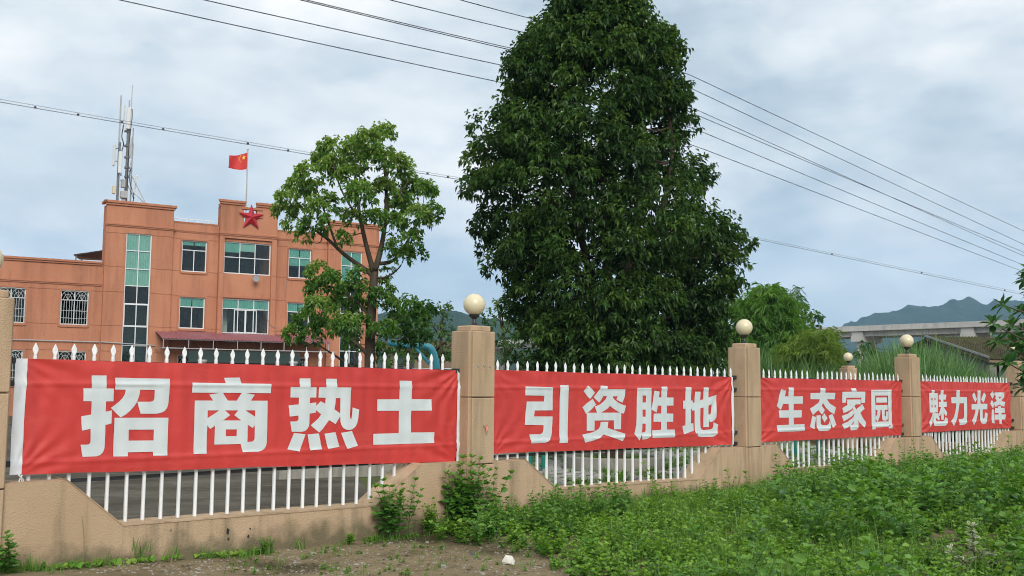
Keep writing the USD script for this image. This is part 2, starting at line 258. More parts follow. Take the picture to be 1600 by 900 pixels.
def twigs_to(C, Rr, nodes, r, share=.5, rad=.03):
    out = []
    for c in C[r.random(len(C)) < share]:
        s = nodes[np.argmin(np.linalg.norm((nodes - c) * [1, 1, .8], axis=1) + np.where(nodes[:, 2] > c[2] + .2, 5, 0))]; m = (s + c) / 2 + [0, 0, -.12 * np.linalg.norm(c - s)] + r.normal(0, .06, 3)
        out.append(([s, m, c], [rad, rad * .6, rad * .25]))
    return out
def scatter(name, protos, P, rot, sc, label, category, tilt=None, which=None, **kw):
    p = numbered('/World', name); pi = UsdGeom.PointInstancer.Define(stage, p); rel = pi.CreatePrototypesRel(); UsdGeom.Scope.Define(stage, p + '/kinds')
    for i, (pn, m_, t_, mt) in enumerate(protos):
        q = obj(pn, m_, mt, p + '/kinds', tone=t_); rel.AddTarget(q)
    n = len(P); which = rng.integers(0, len(protos), n) if which is None else which
    tilt = np.zeros((n, 2)) if tilt is None else tilt
    qs = []
    for a, (tx, ty) in zip(rot, tilt):
        z = np.array([math.cos(a / 2), 0, 0, math.sin(a / 2)]); ang = math.hypot(tx, ty)
        if ang > 1e-6:
            s_ = math.sin(ang / 2); w1, x1, y1 = math.cos(ang / 2), tx / ang * s_, ty / ang * s_; w2, z2 = z[0], z[3]
            qs.append(Gf.Quath(w1 * w2, x1 * w2 + y1 * z2, y1 * w2 - x1 * z2, w1 * z2))
        else: qs.append(Gf.Quath(*map(float, z)))
    pi.CreateProtoIndicesAttr(Vt.IntArray.FromNumpy(np.asarray(which, np.int32))); pi.CreatePositionsAttr(Vt.Vec3fArray.FromNumpy(np.asarray(P, np.float32)))
    pi.CreateOrientationsAttr(Vt.QuathArray(qs)); s3 = np.repeat(np.asarray(sc, np.float32)[:, None], 3, 1) if np.ndim(sc) == 1 else np.asarray(sc, np.float32); pi.CreateScalesAttr(Vt.Vec3fArray.FromNumpy(s3))
    put(pi.GetPrim(), label=label, category=category, kind='stuff', **kw); return p

# ================================================================== THE GROUND
def ground_h(x, y):
    x, y = np.asarray(x, float), np.asarray(y, float); u, k = x * DV[0] + y * DV[1], x * NV[0] + y * NV[1] - FD
    near = np.clip(1 - np.hypot(x - 4, y - 14) / 40, 0, 1); q = np.stack([x * .7, y * .7, 0 * x], -1)
    h = .10 * np.clip((5.2 - u) / 2.2, 0, 1.4) + near * .05 * (meshkit.fbm(q, 4, 3) - .5) + near * .018 * (meshkit.fbm(q * 7, 3, 5) - .5)
    h += .22 * np.clip((u - 8.2) / 5, 0, 1) * np.clip((-k - .5) / 2.2, 0, 1) * np.clip(1 - np.hypot(x - 6, y - 12) / 30, 0, 1)
    return np.where(k > .2, -.05, h)
def axis_grid(lo, hi, step, far): 
    a = np.arange(lo, hi, step); o = np.geomspace(.5, far, 22); return np.concatenate([lo - o[::-1], a, hi + o])
gx, gy = axis_grid(-9, 22, .14, 3500), axis_grid(5, 30, .14, 3500)
X, Y = np.meshgrid(gx, gy, indexing='ij'); Z = ground_h(X, Y); nx, ny = X.shape
i, j = np.meshgrid(np.arange(nx - 1), np.arange(ny - 1), indexing='ij'); a = i * ny + j
obj('ground', (np.stack([X, Y, Z], -1).reshape(-1, 3), np.stack([a, a + ny, a + ny + 1, a + 1], -1).reshape(-1, 4)), M['dirt'], smooth=True, kind='structure')
def G(x, y): return np.array([x, y, float(ground_h(x, y))])

# ------------------------------------------------------------------ inside the wall: concrete yard, lawn of pavers, field beyond
SIDE0, SIDED = fence(25.95, 0, .25), np.array([-.285, .9585, 0]); SIDEN = np.array([.9585, .285, 0])   # the side fence
def sheet(poly, h, t=.06): 
    m = trimesh.creation.extrude_polygon(Polygon(poly), t, engine='earcut'); m.apply_translation([0, 0, h - t]); return m
far = lambda u, k: fence(u, 0, k)[:2]
E1, E2 = on_ground(603, 800, .03)[:2], on_ground(556, 742, .03)[:2]
obj('concrete_yard', sheet([far(-12, .45), E1, E2, on_ground(640, 728, .03)[:2], (2, 34), (22, 62), (-60, 62), (-60, 20)], .03), M['concrete'], kind='structure')
obj('lawn', sheet([E1, far(24.5, .45), SIDE0[:2] + SIDED[:2] * 28, (4, 52), (2, 34.5), on_ground(640, 727, .03)[:2], E2], .012), M['soil'], kind='structure')
obj('field', sheet([SIDE0[:2] + SIDEN[:2] * .3 - SIDED[:2] * 3, SIDE0[:2] + SIDEN[:2] * 60 - SIDED[:2] * 30, (120, 140), (-120, 140), (-120, 64), (24, 64), SIDE0[:2] + SIDEN[:2] * .3 + SIDED[:2] * 40], .006), M['soil'], kind='structure')

# ================================================================== THE FRONT WALL, PILLARS AND FENCE
S = 5.8752; PU = [2.622, 8.143, 8.143 + S, 8.143 + 2 * S, 8.143 + 3 * S]; PW, PD = .412, .348
order = ['nearest', 'second', 'third', 'fourth', 'fifth']
def pillar_mesh(p, c=(0, 0, 0)):
    """A stuccoed pillar at the corner point c, x along the fence, y back into the yard."""
    ox, oy, oz = c; body = []
    for z0, z1 in ((-.25, .713), (.719, 1.496), (1.502, 2.285)):
        blk = cat([cham(ox, ox + PW, oy + .028, oy + PD, oz + z0, oz + z1, .009), cham(ox + .040, ox + PW - .014, oy, oy + .10, oz + z0 + .002, oz + z1 - .003, .008)])
        body.append(blk)
    return body, [bx(ox + .03, ox + PW - .02, oy + .045, oy + PD - .015, oz + z, oz + z + .014) for z in (.710, 1.492)], cham(ox + .05, ox + PW - .04, oy + .045, oy + PD - .04, oz + 2.28, oz + 2.352, .014)
def rel(meshes, base, rot): 
    return meshes
def build_pillar(label):
    p = thing('fence_pillar', label, 'pillar', (0, 0, 0), 'stuccoed pillars of the boundary wall')
    body, joints, cap = pillar_mesh(p)
    for nm, b in zip(('lower_block', 'middle_block', 'upper_block'), body): obj(nm, b, M['stucco'], p)
    for q in joints: obj('joint', q, M['joint'], p)
    obj('cap', cap, M['stucco'], p); return p
PL = ['tan stucco pillar cut off by the left edge of the picture, left of the first banner', 'tan stucco pillar with a leafy plant at its foot, between the first and second banners', 'tan stucco pillar rising from the weeds between the second and third banners', 'tan stucco pillar between the third and fourth banners', 'tan stucco pillar behind the dark leafy branch, right of the fourth banner']
LL = ['cream globe lamp on the pillar cut by the left edge of the picture', 'largest whole cream globe lamp, on the pillar between the first two banners', 'cream globe lamp on the pillar between the second and third banners', 'cream globe lamp on the pillar between the third and fourth banners', 'cream globe lamp half hidden by the dark branch at the right edge']
def build_lamp(label, r=.133):
    t = thing('globe_lamp', label, 'lamp', (0, 0, 0), 'globe lamps on the wall pillars')
    s = trimesh.creation.icosphere(4, r); s.apply_translation([0, 0, .135 + r - .008]); obj('globe', s, M['globe'], t, smooth=True)
    obj('lamp_neck', revolve([(0, 0), (.062, 0), (.062, .012), (.040, .028), (.026, .05), (.024, .085), (.040, .10), (.062, .118), (.066, .135), (.05, .15), (0, .15)], (0, 0, 0), 20), M['black'], t, smooth=40)
    return t
p0 = l0 = None
FROT = math.atan2(DV[1], DV[0])
def place_pillar(i_label, l_label, corner, rot):
    global p0, l0
    if p0 is None:
        p0 = build_pillar(i_label); x = UsdGeom.Xformable(stage.GetPrimAtPath(p0)); x.ClearXformOpOrder(); UsdGeom.Xform(x.GetPrim()).AddTranslateOp(opSuffix='at').Set(Gf.Vec3d(*map(float, corner))); UsdGeom.Xform(x.GetPrim()).AddRotateZOp().Set(math.degrees(rot))
    else: copy_of(p0, i_label, corner, rot, 'stuccoed pillars of the boundary wall')
    ca = np.array([math.cos(rot), math.sin(rot), 0]); cb = np.array([-ca[1], ca[0], 0]); at_ = corner + ca * (PW / 2 + .005) + cb * (PD / 2) + ZV * 2.352
    if l0 is None:
        l0 = build_lamp(l_label); x = UsdGeom.Xform(stage.GetPrimAtPath(l0)); x.ClearXformOpOrder(); x.AddTranslateOp(opSuffix='at').Set(Gf.Vec3d(*map(float, at_)))
    else: copy_of(l0, l_label, at_, 0, 'globe lamps on the wall pillars')
for n_ in range(5): place_pillar(PL[n_], LL[n_], fence(PU[n_], 0.04 if n_ == 0 else 0, 0), FROT)

# small fittings on the second pillar
for x, y, w_ in ((747, 572, 'left'), (756, 571, 'middle'), (765, 572.5, 'right')):
    u, h = on_plane(x, y, DV, NV, FD - .002); b = trimesh.creation.cylinder(.009, .016, sections=10); b.apply_transform(trimesh.transformations.rotation_matrix(math.pi / 2, [1, 0, 0])); b.apply_translation([u, -.006, h])
    obj('wall_bolt', F(b), M['steel'], label=w_ + ' one of three small steel bolts in the pillar between the first two banners', category='bolt', group='three bolts in the pillar face')
u, h = on_plane(757, 665, DV, NV, FD)
tb = thing('ribbon_on_hook', 'faded pink ribbon on a steel hook in the pillar between the first two banners', 'ribbon', fence(u, h))
obj('hook', F(cat([tube([(u - .02, .01, h), (u - .02, -.03, h), (u + .03, -.03, h - .004), (u + .045, .01, h - .004)], .005, 6)])), M['steel'], tb)
obj('ribbon', F(raw([(u - .012, -.033, h + .006), (u + .02, -.036, h), (u + .012, -.045, h - .05), (u - .004, -.03, h - .04), (u + .026, -.035, h - .075), (u + .006, -.038, h - .09), (u + .016, -.04, h + .012)], [(0, 1, 3), (1, 2, 3), (3, 2, 5), (2, 4, 5), (0, 6, 1)])), M['pink'], tb)

# low wall between the pillars: high shoulders at the ends, sloping down to a low ledge
def low_wall(u0, u1, sh0, sh1, l0u, l1u, c0u, c1u, led0, led1, k0=.045, k1=.40):
    """u of the shoulder ends (c0u, c1u) and of the ends of the ledge (l0u, l1u)."""
    prof = [(u0, -.3), (u1, -.3), (u1, sh1), (c1u, sh1), (l1u, led1), (l0u, led0), (c0u, sh0), (u0, sh0)]
    man = m3.CrossSection([[(a, b) for a, b in prof]]).extrude(k1 - k0)
    me = back(man); v = np.array(me.vertices); me = raw(np.stack([v[:, 0], k1 - v[:, 2], v[:, 1]], 1), me.faces)
    return me
bays = [dict(sh=(.795, .752), c=(3.545, 7.44), l=(4.052, 6.83), led=(.366, .335)), dict(sh=(.730, .722), c=(9.12, 13.33), l=(9.70, 12.80), led=(.325, .283)), dict(sh=(.722, .70), c=(14.955, 19.2), l=(15.53, 18.65), led=(.283, .262)), dict(sh=(.70, .69), c=(20.83, 25.08), l=(21.4, 24.55), led=(.262, .25)), dict(sh=(.69, .69), c=(26.71, 30.96), l=(27.28, 30.4), led=(.25, .25))]
spans = [(PU[q] + PW, PU[q + 1]) for q in range(4)]
WLAB = ['stained tan low wall under the nearest banner, bare to the ground', 'tan low wall under the second banner, partly hidden by weeds', 'tan low wall under the third banner, weeds in front of it', 'far tan low wall under the fourth banner, nearly hidden by weeds']
def wall_top(b, u): return float(np.interp(u, [b['c'][0], b['l'][0], b['l'][1], b['c'][1]], [b['sh'][0], b['led'][0], b['led'][1], b['sh'][1]]))
for n_ in range(4):
    b, (u0, u1) = bays[n_], spans[n_]
    w = thing('low_wall', WLAB[n_], 'low wall', fence((u0 + u1) / 2, 0), 'sections of low wall between the pillars')
    obj('wall_body', F(low_wall(u0, u1, b['sh'][0], b['sh'][1], b['l'][0], b['l'][1], b['c'][0], b['c'][1], *b['led'])), M['wall'], w)
    # rendered coping, a slightly paler skin on the ledge
    uu = [b['c'][0] - .01, b['l'][0], b['l'][1], b['c'][1] + .01]; hh = [b['sh'][0], b['led'][0], b['led'][1], b['sh'][1]]
    cop = cat([trimesh.convex.convex_hull(np.array([(ua, k_, ha + e_) for ua, ha in ((uu[q], hh[q]), (uu[q + 1], hh[q + 1])) for k_ in (.038, .405) for e_ in (.002, .014)])) for q in range(3)])
    obj('coping', F(cop), M['stucco'], w)
hr = np.random.default_rng(8)
for x, y, sx_, sz_ in ((356, 831, .016, .035), (357, 842, .014, .014), (388, 838, .013, .022), (391, 826, .010, .010), (267, 829, .007, .008)):   # dark chips in the render
    u, h = on_plane(x, y, DV, NV, FD + .045); an = np.linspace(0, 2 * np.pi, 12)[:-1]; rr = hr.uniform(.6, 1.2, 11); po = Polygon(np.stack([u + sx_ * rr * np.cos(an), h + sz_ * rr * np.sin(an)], 1)).buffer(0)
    e_ = trimesh.creation.extrude_polygon(po, .02, engine='earcut'); v_ = np.array(e_.vertices); obj('render_chip', F(raw(np.stack([v_[:, 0], .063 - v_[:, 2], v_[:, 1]], 1), e_.faces)), M['joint'], '/World/low_wall')
PANEL = ['white picket fence panel behind the nearest banner', 'white picket fence panel behind the second banner', 'white picket fence panel behind the third banner', 'white picket fence panel behind the fourth banner']
def picket(u, h0, h1, k=.255, w=.030):
    """Flat-sided hollow bar with a spear head."""
    zt = h1 - .115; a = w / 2
    ring = [(a * .92, h0, .5), (a * .92, zt - .006, .5), (a * .74, zt + .004, .42), (a * .82, zt + .018, .42), (a * 1.6, zt + .052, .17), (a * 1.5, zt + .07, .15), (a * .15, h1, .05)]
    v = []
    for hw, z, dp in ring:
        d = w * dp
        v += [(u - hw, k - d * .45, z), (u - hw * .35, k - d, z), (u + hw * .35, k - d, z), (u + hw, k - d * .45, z), (u + hw, k + d, z), (u - hw, k + d, z)]
    v = np.array(v); f = []
    for r_ in range(len(ring) - 1):
        for q in range(6):
            a_, b_ = r_ * 6 + q, r_ * 6 + (q + 1) % 6; f += [(a_, b_, b_ + 6), (a_, b_ + 6, a_ + 6)]
    e = (len(ring) - 1) * 6; f += [(e, e + q, e + q + 1) for q in range(1, 5)]
    return raw(v, f)
def lean_picket(u, h0, h1):
    m_ = picket(u, h0, h1); v_ = np.array(m_.vertices); t_ = v_[:, 2] - h0; v_[:, 0] += t_ * prng.normal(0, .0028); v_[:, 1] += t_ * prng.normal(0, .003); return raw(v_, m_.faces)
RAILS = (1.812, 1.618, .946, .772)
prng = np.random.default_rng(21)
for n_ in range(4):
    u0, u1 = spans[n_]; pn = thing('fence_panel', PANEL[n_], 'fence panel', fence((u0 + u1) / 2, 0), 'white picket fence panels of the front fence')
    first, pitch = ((3.30, .1715), (8.66, .1762), (14.56, .176), (20.45, .176))[n_]; u = first; missing = (None, None, (9,), None)[n_]; idx = 0
    while u < u1 - .05:
        if not (n_ == 2 and idx in (1, 11)):
            lift = prng.normal(0, .006) + (.02 if prng.random() < .05 else 0)
            obj('picket', F(lean_picket(u + prng.normal(0, .003), wall_top(bays[n_], u) - .03, (1.965 if n_ == 0 else 1.955) + lift + .045 * (u - u0) / (u1 - u0) * (n_ == 0))), M['white'], pn)
        u += pitch; idx += 1
    for h in RAILS: obj('rail', F(bx(u0 - .012, u1 + .012, .272, .300, h - .017, h + .017)), M['black'], pn)
    for h in RAILS:
        for ue, sg in ((u0, 1), (u1, -1)): obj('bracket', F(cham(min(ue - sg * .01, ue + sg * .055), max(ue - sg * .01, ue + sg * .09), .190, .275, h - .026, h + .026, .004)), M['black'], pn)

# ================================================================== BANNERS
Z1, Z2, Z3, Z4, Z5, Z6, Z7, Z8 = (110, 570, 5.6235), (280, 570, 5.625), (430, 570, 6), (570, 570, 6), (800, 585, 7.5), (970, 585, 7.5), (1190, 590, 7.2727), (1435, 595, 10.5867)
def s(t): return [tuple(map(float, q.split(','))) for q in t.split()]
GL = {}
GL['招'] = (Z1, ['183,93 313,94 310,208 376,209 375,320 308,321 306,412 361,400 356,515 302,530 299,690 294,735 280,770 258,792 228,803 103,809 86,702 135,702 155,698 168,688 172,670 172,562 98,579 92,453 178,437 180,320 109,319 110,207 181,207',
    '388,113 871,123 860,310 855,350 843,383 820,408 790,422 750,430 612,430 585,325 690,325 715,322 730,310 735,290 738,221 609,219 605,255 597,285 583,325 560,360 520,402 480,437 437,462 350,378 390,352 430,320 455,292 472,262 482,219 388,218',
    '384,466 858,465 846,796 722,798 722,764 500,768 498,803 371,805'], ['508,570 731,569 727,664 507,667'])
GL['商'] = (Z2, ['390,115 527,112 541,165 404,165', '110,157 802,168 800,249 108,245', '260,262 350,246 378,244 422,316 390,320 294,316', '543,246 570,246 658,264 624,317 500,316',
    '134,314 773,316 765,680 758,712 742,738 718,753 688,762 551,767 534,695 303,701 309,535 267,564 243,532 235,780 120,784'],
    ['248,400 347,400 246,468', '573,400 664,400 662,455', '398,400 514,400 478,442 540,489 383,489 441,442', '405,567 502,567 500,625 404,627', '596,527 641,556 660,531 658,645 650,666 635,675 592,678'])
GL['热'] = (Z3, ['224,127 324,128 322,210 379,211 377,307 320,307 318,360 378,353 376,449 316,458 315,545 308,580 292,605 268,622 240,628 149,628 133,532 185,530 203,526 213,512 214,476 129,485 120,380 216,371 218,308 135,306 136,207 223,208',
    '472,131 572,132 570,211 703,213 694,470 696,495 702,508 710,505 714,480 720,400 780,420 772,500 762,550 745,582 718,604 690,612 660,608 632,592 615,565 606,530 604,484 558,556 500,518 470,560 440,600 404,634 328,567 365,535 400,500 424,465 376,425 378,385 416,342 462,362 468,310 397,308 400,209 470,210',
    '170,638 277,651 220,812 108,793', '297,652 402,643 431,790 320,801', '456,646 557,631 597,768 490,787', '612,638 714,620 769,759 665,788'], ['562,312 606,312 604,455 547,417 556,365'])
GL['土'] = (Z4, ['319,149 433,151 430,321 620,323 618,429 428,431 424,634 645,632 643,732 72,750 73,648 309,639 313,431 113,432 114,324 316,322'], [])
GL['引'] = (Z5, ['146,142 469,150 467,420 258,422 249,492 468,493 458,690 450,728 432,762 405,788 370,802 215,808 197,702 320,700 340,692 353,678 360,640 363,594 141,592 164,318 367,318 369,251 146,245', '553,126 653,127 643,803 545,804'], [])
GL['资'] = (Z5, ['883,130 963,213 904,288 826,196', '936,285 979,354 864,465 815,384', '1030,130 1112,138 1100,172 1315,173 1312,250 1285,331 1212,297 1228,256 1176,256 1176,275 1195,300 1240,333 1290,357 1329,367 1299,459 1248,443 1200,415 1140,367 1110,400 1070,430 1032,450 990,452 965,378 1020,352 1065,320 1092,285 1102,254 1063,254 1040,295 1012,330 948,267 985,220 1010,180',
    '872,450 1272,448 1270,642 1187,643 1186,537 962,541 960,660 870,662', '1030,557 1118,556 1110,626 1320,696 1287,780 1070,705 1020,742 960,770 848,800 812,706 900,688 965,666 1005,638 1022,605'], [])
GL['胜'] = (Z6, ['182,158 350,158 347,690 342,722 325,742 295,755 243,765 229,700 208,776 150,698 165,640 175,590 179,520 180,400', '378,190 444,201 438,268 464,268 463,145 533,144 532,270 611,271 609,365 532,366 532,458 608,459 606,555 532,556 532,646 624,646 622,735 358,745 359,655 461,649 463,556 373,556 375,460 463,458 464,366 427,366 410,448 350,412 366,330'],
    ['249,247 285,247 284,329 249,329', '249,413 283,413 282,496 249,496', '247,578 282,578 281,660 270,675 236,682 243,640'])
GL['地'] = (Z6, ['751,149 818,151 816,305 838,306 842,333 860,328 862,203 927,203 926,303 958,292 959,153 1022,154 1020,272 1116,238 1112,500 1100,530 1080,548 1034,560 1024,525 1027,617 960,618 961,388 926,398 927,600 932,630 945,648 965,652 1040,645 1062,635 1073,612 1082,560 1138,588 1130,650 1118,695 1098,720 1070,731 920,734 890,722 872,695 862,650 860,418 836,430 826,403 817,404 816,577 845,570 850,660 728,701 715,606 750,597 752,402 720,403 721,308 750,307'], ['1022,365 1058,350 1053,450 1045,468 1022,472'])
GL['生'] = (Z7, ['206,131 267,150 256,212 296,213 297,112 356,113 356,213 462,212 462,297 357,298 357,370 452,370 450,452 358,455 360,532 481,527 480,606 167,619 166,540 303,536 302,455 192,456 190,373 300,371 299,299 236,299 212,365 160,322 180,260'], [])
GL['态'] = (Z7, ['662,118 718,120 718,173 831,174 829,245 735,246 755,275 785,305 842,340 820,418 770,385 730,345 694,290 680,322 715,370 683,420 640,370 612,395 578,425 546,352 600,318 640,285 662,246 552,245 551,175 662,174',
    '572,432 618,450 592,586 546,560 560,500', '620,430 668,425 668,515 676,535 695,541 738,540 757,528 768,490 786,530 780,570 765,592 740,605 660,608 636,598 622,570', '709,403 745,460 711,512 677,450', '757,433 800,415 845,535 803,572'], [])
GL['家'] = (Z7, ['1005,122 1060,118 1068,160 1168,160 1166,288 1125,289 1121,228 955,230 950,287 908,286 908,162 1012,160', '963,250 1118,248 1117,303 962,305', '908,348 985,300 1040,330 1010,365 925,405', '905,437 975,410 1030,365 1058,400 1000,455 928,498', '907,530 975,500 1040,445 1060,480 1000,545 925,590',
    '1000,300 1065,300 1050,325 1068,362 1085,385 1095,440 1096,530 1090,565 1075,588 1050,596 1005,598 993,543 1035,530 1047,505 1040,450 1055,400 1030,350', '1068,362 1140,300 1163,355 1105,408 1075,400', '1080,405 1112,400 1180,515 1158,568 1105,510 1085,450'], [])
GL['园'] = (Z7, ['1238,140 1468,138 1478,575 1441,577 1440,558 1290,568 1288,586 1248,588'], ['1284,205 1430,203 1437,495 1291,503'], ['1297,227 1418,225 1418,283 1297,285', '1288,313 1425,310 1426,366 1395,367 1392,430 1396,440 1405,438 1408,380 1432,390 1430,460 1420,483 1400,490 1375,488 1362,470 1358,367 1343,368 1340,430 1312,502 1285,460 1305,420 1310,368 1290,369'])
GL['魅'] = (Z8, ['163,202 207,202 205,150 257,157 253,202 313,204 318,520 180,525', '225,520 262,523 235,640 215,700 192,768 165,695 195,640 212,580', '238,690 246,600 262,530 288,535 280,640 290,665 310,670 400,668 425,650 435,600 476,630 470,690 455,725 430,742 270,748 248,735', '290,540 318,532 345,640 325,658 310,628 272,612',
    '358,157 404,156 404,230 445,230 443,310 405,312 405,348 459,348 457,432 410,435 468,530 445,585 420,545 412,520 412,640 373,645 372,540 350,590 322,560 350,490 368,435 328,433 328,350 366,348 365,312 328,310 328,232 362,230'], ['204,285 221,285 221,322 204,322', '257,285 274,285 274,322 257,322', '210,398 226,398 226,440 210,440', '262,398 278,398 278,440 262,440'])
GL['力'] = (Z8, ['612,157 667,157 667,267 795,269 793,660 785,695 768,717 740,726 668,733 656,632 715,630 735,620 742,595 744,371 667,371 655,490 640,580 612,665 573,750 530,672 570,610 597,540 608,460 612,371 540,370 533,270 612,268'], [])
GL['光'] = (Z8, ['966,160 1018,160 1020,380 1130,381 1128,470 1058,471 1060,600 1066,622 1078,625 1085,605 1093,512 1136,543 1130,640 1120,690 1095,710 1055,712 1030,700 1016,665 1010,471 985,472 975,560 955,640 908,735 874,660 910,590 928,530 933,474 870,476 868,386 970,382', '908,192 962,302 930,362 874,240', '1072,190 1112,240 1070,362 1031,310'], [])
GL['泽'] = (Z8, ['1212,170 1250,228 1222,300 1178,225', '1210,318 1248,385 1224,455 1176,378', '1210,470 1248,485 1245,705 1197,695', '1250,190 1410,187 1408,270 1370,335 1428,352 1415,432 1332,395 1262,435 1245,360 1290,335 1262,290 1272,262 1250,225',
    '1312,420 1358,420 1360,448 1420,449 1420,530 1364,532 1364,556 1430,556 1432,635 1368,638 1372,710 1328,710 1325,640 1258,640 1257,560 1320,557 1318,532 1262,532 1262,452 1312,450'], ['1308,265 1362,263 1335,300'])
BK = .205                                                  # the banners hang just in front of the pickets
def on_banner(x, y): return on_plane(x, y, DV, NV, FD + BK)
BAN = [('招商热土', [(24, 560), (718.5, 578.5), (716.5, 720.5), (24, 741.5)], 'nearest and largest red banner, white characters 招商热土, white strip at its left end'),
       ('引资胜地', [(768, 578), (1144, 589), (1144, 694.5), (768, 709)], 'red banner with white characters 引资胜地, between the second and third pillars'),
       ('生态家园', [(1180, 590.3), (1407.3, 595), (1408, 679.7), (1180, 691.8)], 'red banner with white characters 生态家园, between the third and fourth pillars'),
       ('魅力光泽', [(1432, 595.7), (1578, 598.4), (1579, 668.3), (1432, 676.6)], 'farthest red banner, white characters 魅力光泽, beside the dark leafy branch')]
def folds(u, h, c, seed):
    """How far the cloth stands off its plane: slack waves, pull folds at the corners, pressed against rails and pickets."""
    ua, ub = c[0][0], c[1][0]; top, bot = np.interp(u, [ua, ub], [c[0][1], c[1][1]]), np.interp(u, [ua, ub], [c[3][1], c[2][1]])
    q = (h - bot) / (top - bot); z = -.014 * meshkit.fbm(np.stack([u * 1.3, h * .8, 0 * u + seed], -1), 3, seed)
    z += .0036 * np.cos(2 * np.pi * (u - .05) / .173) * (.4 + .6 * meshkit.noise(np.stack([u * .9, h * 2, 0 * u], -1), seed + 3))
    for rh in (1.618, .946): z -= .011 * np.exp(-((h - rh) / .020) ** 2) + .004 * np.exp(-((h - rh + .06) / .05) ** 2)
    for (cu, ch), sx, sy in ((c[0], 1, -1), (c[1], -1, -1), (c[2], -1, 1), (c[3], 1, 1)):
        dx, dy = (u - cu) * sx + .03, (h - ch) * sy + .03; r_, a_ = np.hypot(dx, dy), np.arctan2(dy, dx)
        am = .019 * np.exp(-r_ / .42) * np.clip((r_ - .09) / .2, 0, 1) * (.3 + 1.2 * meshkit.noise(np.array([[cu, ch, seed * .37]]), seed)[0])
        z += am * np.sin(a_ * 19 + 4 * meshkit.noise(np.stack([r_ * 4, a_ * 2, 0 * u + seed], -1), seed + 9))
    z += .006 * (meshkit.fbm(np.stack([u * 7, h * 7, 0 * u + seed], -1), 3, seed + 31) - .5)
    z += -.006 * np.exp(-((q - 1) / .05) ** 2) * np.sin(u * 9 + 3 * meshkit.noise(np.stack([u * 2, 0 * u, 0 * u], -1), seed + 5))
    return z
def flat_print(poly, c, seed, off):
    polys = [g for g in getattr(poly, 'geoms', [poly]) if g.area > 1e-5]; parts = []
    for g in polys:
        v, f = trimesh.creation.triangulate_polygon(g.simplify(.0008), engine='earcut')
        if len(f) == 0: continue
        v3, f3 = trimesh.remesh.subdivide_to_size(np.column_stack([v, np.zeros(len(v))]), f, .05, max_iter=8); parts.append(raw(v3, f3))
    m = cat(parts); uu, hh = m.vertices[:, 0], m.vertices[:, 1]
    out = fence_m(np.stack([uu, BK + folds(uu, hh, c, seed) - off, hh], 1)); return raw(out, m.faces)
for n_, (word, px, label) in enumerate(BAN):
    c = [on_banner(*q) for q in px]; ua, ub = c[0][0], c[1][0]; nu, nh = int((ub - ua) / .022), 56; sd = n_ + 2
    bt = thing('banner', label, 'banner', fence((ua + ub) / 2, (c[0][1] + c[3][1]) / 2, BK), 'red cloth banners tied along the fence')
    U, V = np.meshgrid(np.linspace(0, 1, nu), np.linspace(0, 1, nh), indexing='ij')
    uu = (c[0][0] * (1 - U) + c[1][0] * U) * V + (c[3][0] * (1 - U) + c[2][0] * U) * (1 - V); bump_t = .012 * (meshkit.fbm(np.stack([uu * 1.7, 0 * uu, 0 * uu + sd], -1), 3, sd) - .5)
    tp = c[0][1] * (1 - U) + c[1][1] * U + bump_t; bo = c[3][1] * (1 - U) + c[2][1] * U + 1.2 * np.roll(bump_t, 7, 0); hh = bo + (tp - bo) * V
    kk = BK + folds(uu, hh, c, sd); P = fence_m(np.stack([uu, kk, hh], -1).reshape(-1, 3)); i, j = np.meshgrid(np.arange(nu - 1), np.arange(nh - 1), indexing='ij'); a = i * nh + j
    quads = np.stack([a, a + nh, a + nh + 1, a + 1], -1).reshape(-1, 4); back_p = P + NV * .002
    obj('cloth', (np.vstack([P, back_p]), np.vstack([quads, quads[:, ::-1] + len(P)])), M['red'], bt, smooth=True)
    def strip(ul, ur, nm, lab=None):
        sel = Polygon([(ul(1), c[0][1] if nm == 'left_strip' else c[1][1]), (ur(1), c[0][1] if nm == 'left_strip' else c[1][1]), (ur(0), c[3][1] if nm == 'left_strip' else c[2][1]), (ul(0), c[3][1] if nm == 'left_strip' else c[2][1])])
        obj('white_strip', flat_print(sel, c, sd, .008), M['hem'], bt, smooth=True, label=lab)
    if n_ == 0:
        L0, L1 = on_banner(24, 560)[0], on_banner(41.5, 561)[0]; strip(lambda v: L0 - .004, lambda v: L1 + .004 * v, 'left_strip', 'broad creased white strip at the left end')
        R0 = on_banner(713, 578)[0]; strip(lambda v: R0 + .004 * v, lambda v: c[1][0] + .003, 'right_strip', 'narrow white hem at the right end')
    elif n_ == 1:
        R0 = on_banner(1141.5, 589)[0]; strip(lambda v: R0, lambda v: c[1][0] + .003, 'right_strip')
    for ch in word:
        (ox, oy, sc), solid_p, holes, *extra = GL[ch]
        def P2(t): return Polygon([on_banner(ox + x / sc, oy + y / sc) for x, y in s(t)]).buffer(0)
        g = unary_union([P2(t) for t in solid_p])
        if holes: g = g.difference(unary_union([P2(t) for t in holes]))
        if extra: g = unary_union([g] + [P2(t) for t in extra[0]])
        obj('printed_character', flat_print(g, c, sd, .004), M['print'], bt, smooth=True, label='white printed character ' + ch)
# knotted cord and torn corner under the first banner's left end
u, h = on_banner(31, 748); obj('cord_knot', F(cat([tube(smooth_line([(u - .03, .18, h + .05), (u, .17, h + .01), (u + .02, .18, h - .02), (u - .012, .17, h - .03), (u + .012, .19, h + .03)], 4), .006, 5), tube([(u, .175, h), (u + .015, .17, h - .05)], .004, 5)])), M['hem'], label='small knotted cord under the left end of the nearest banner', category='cord')

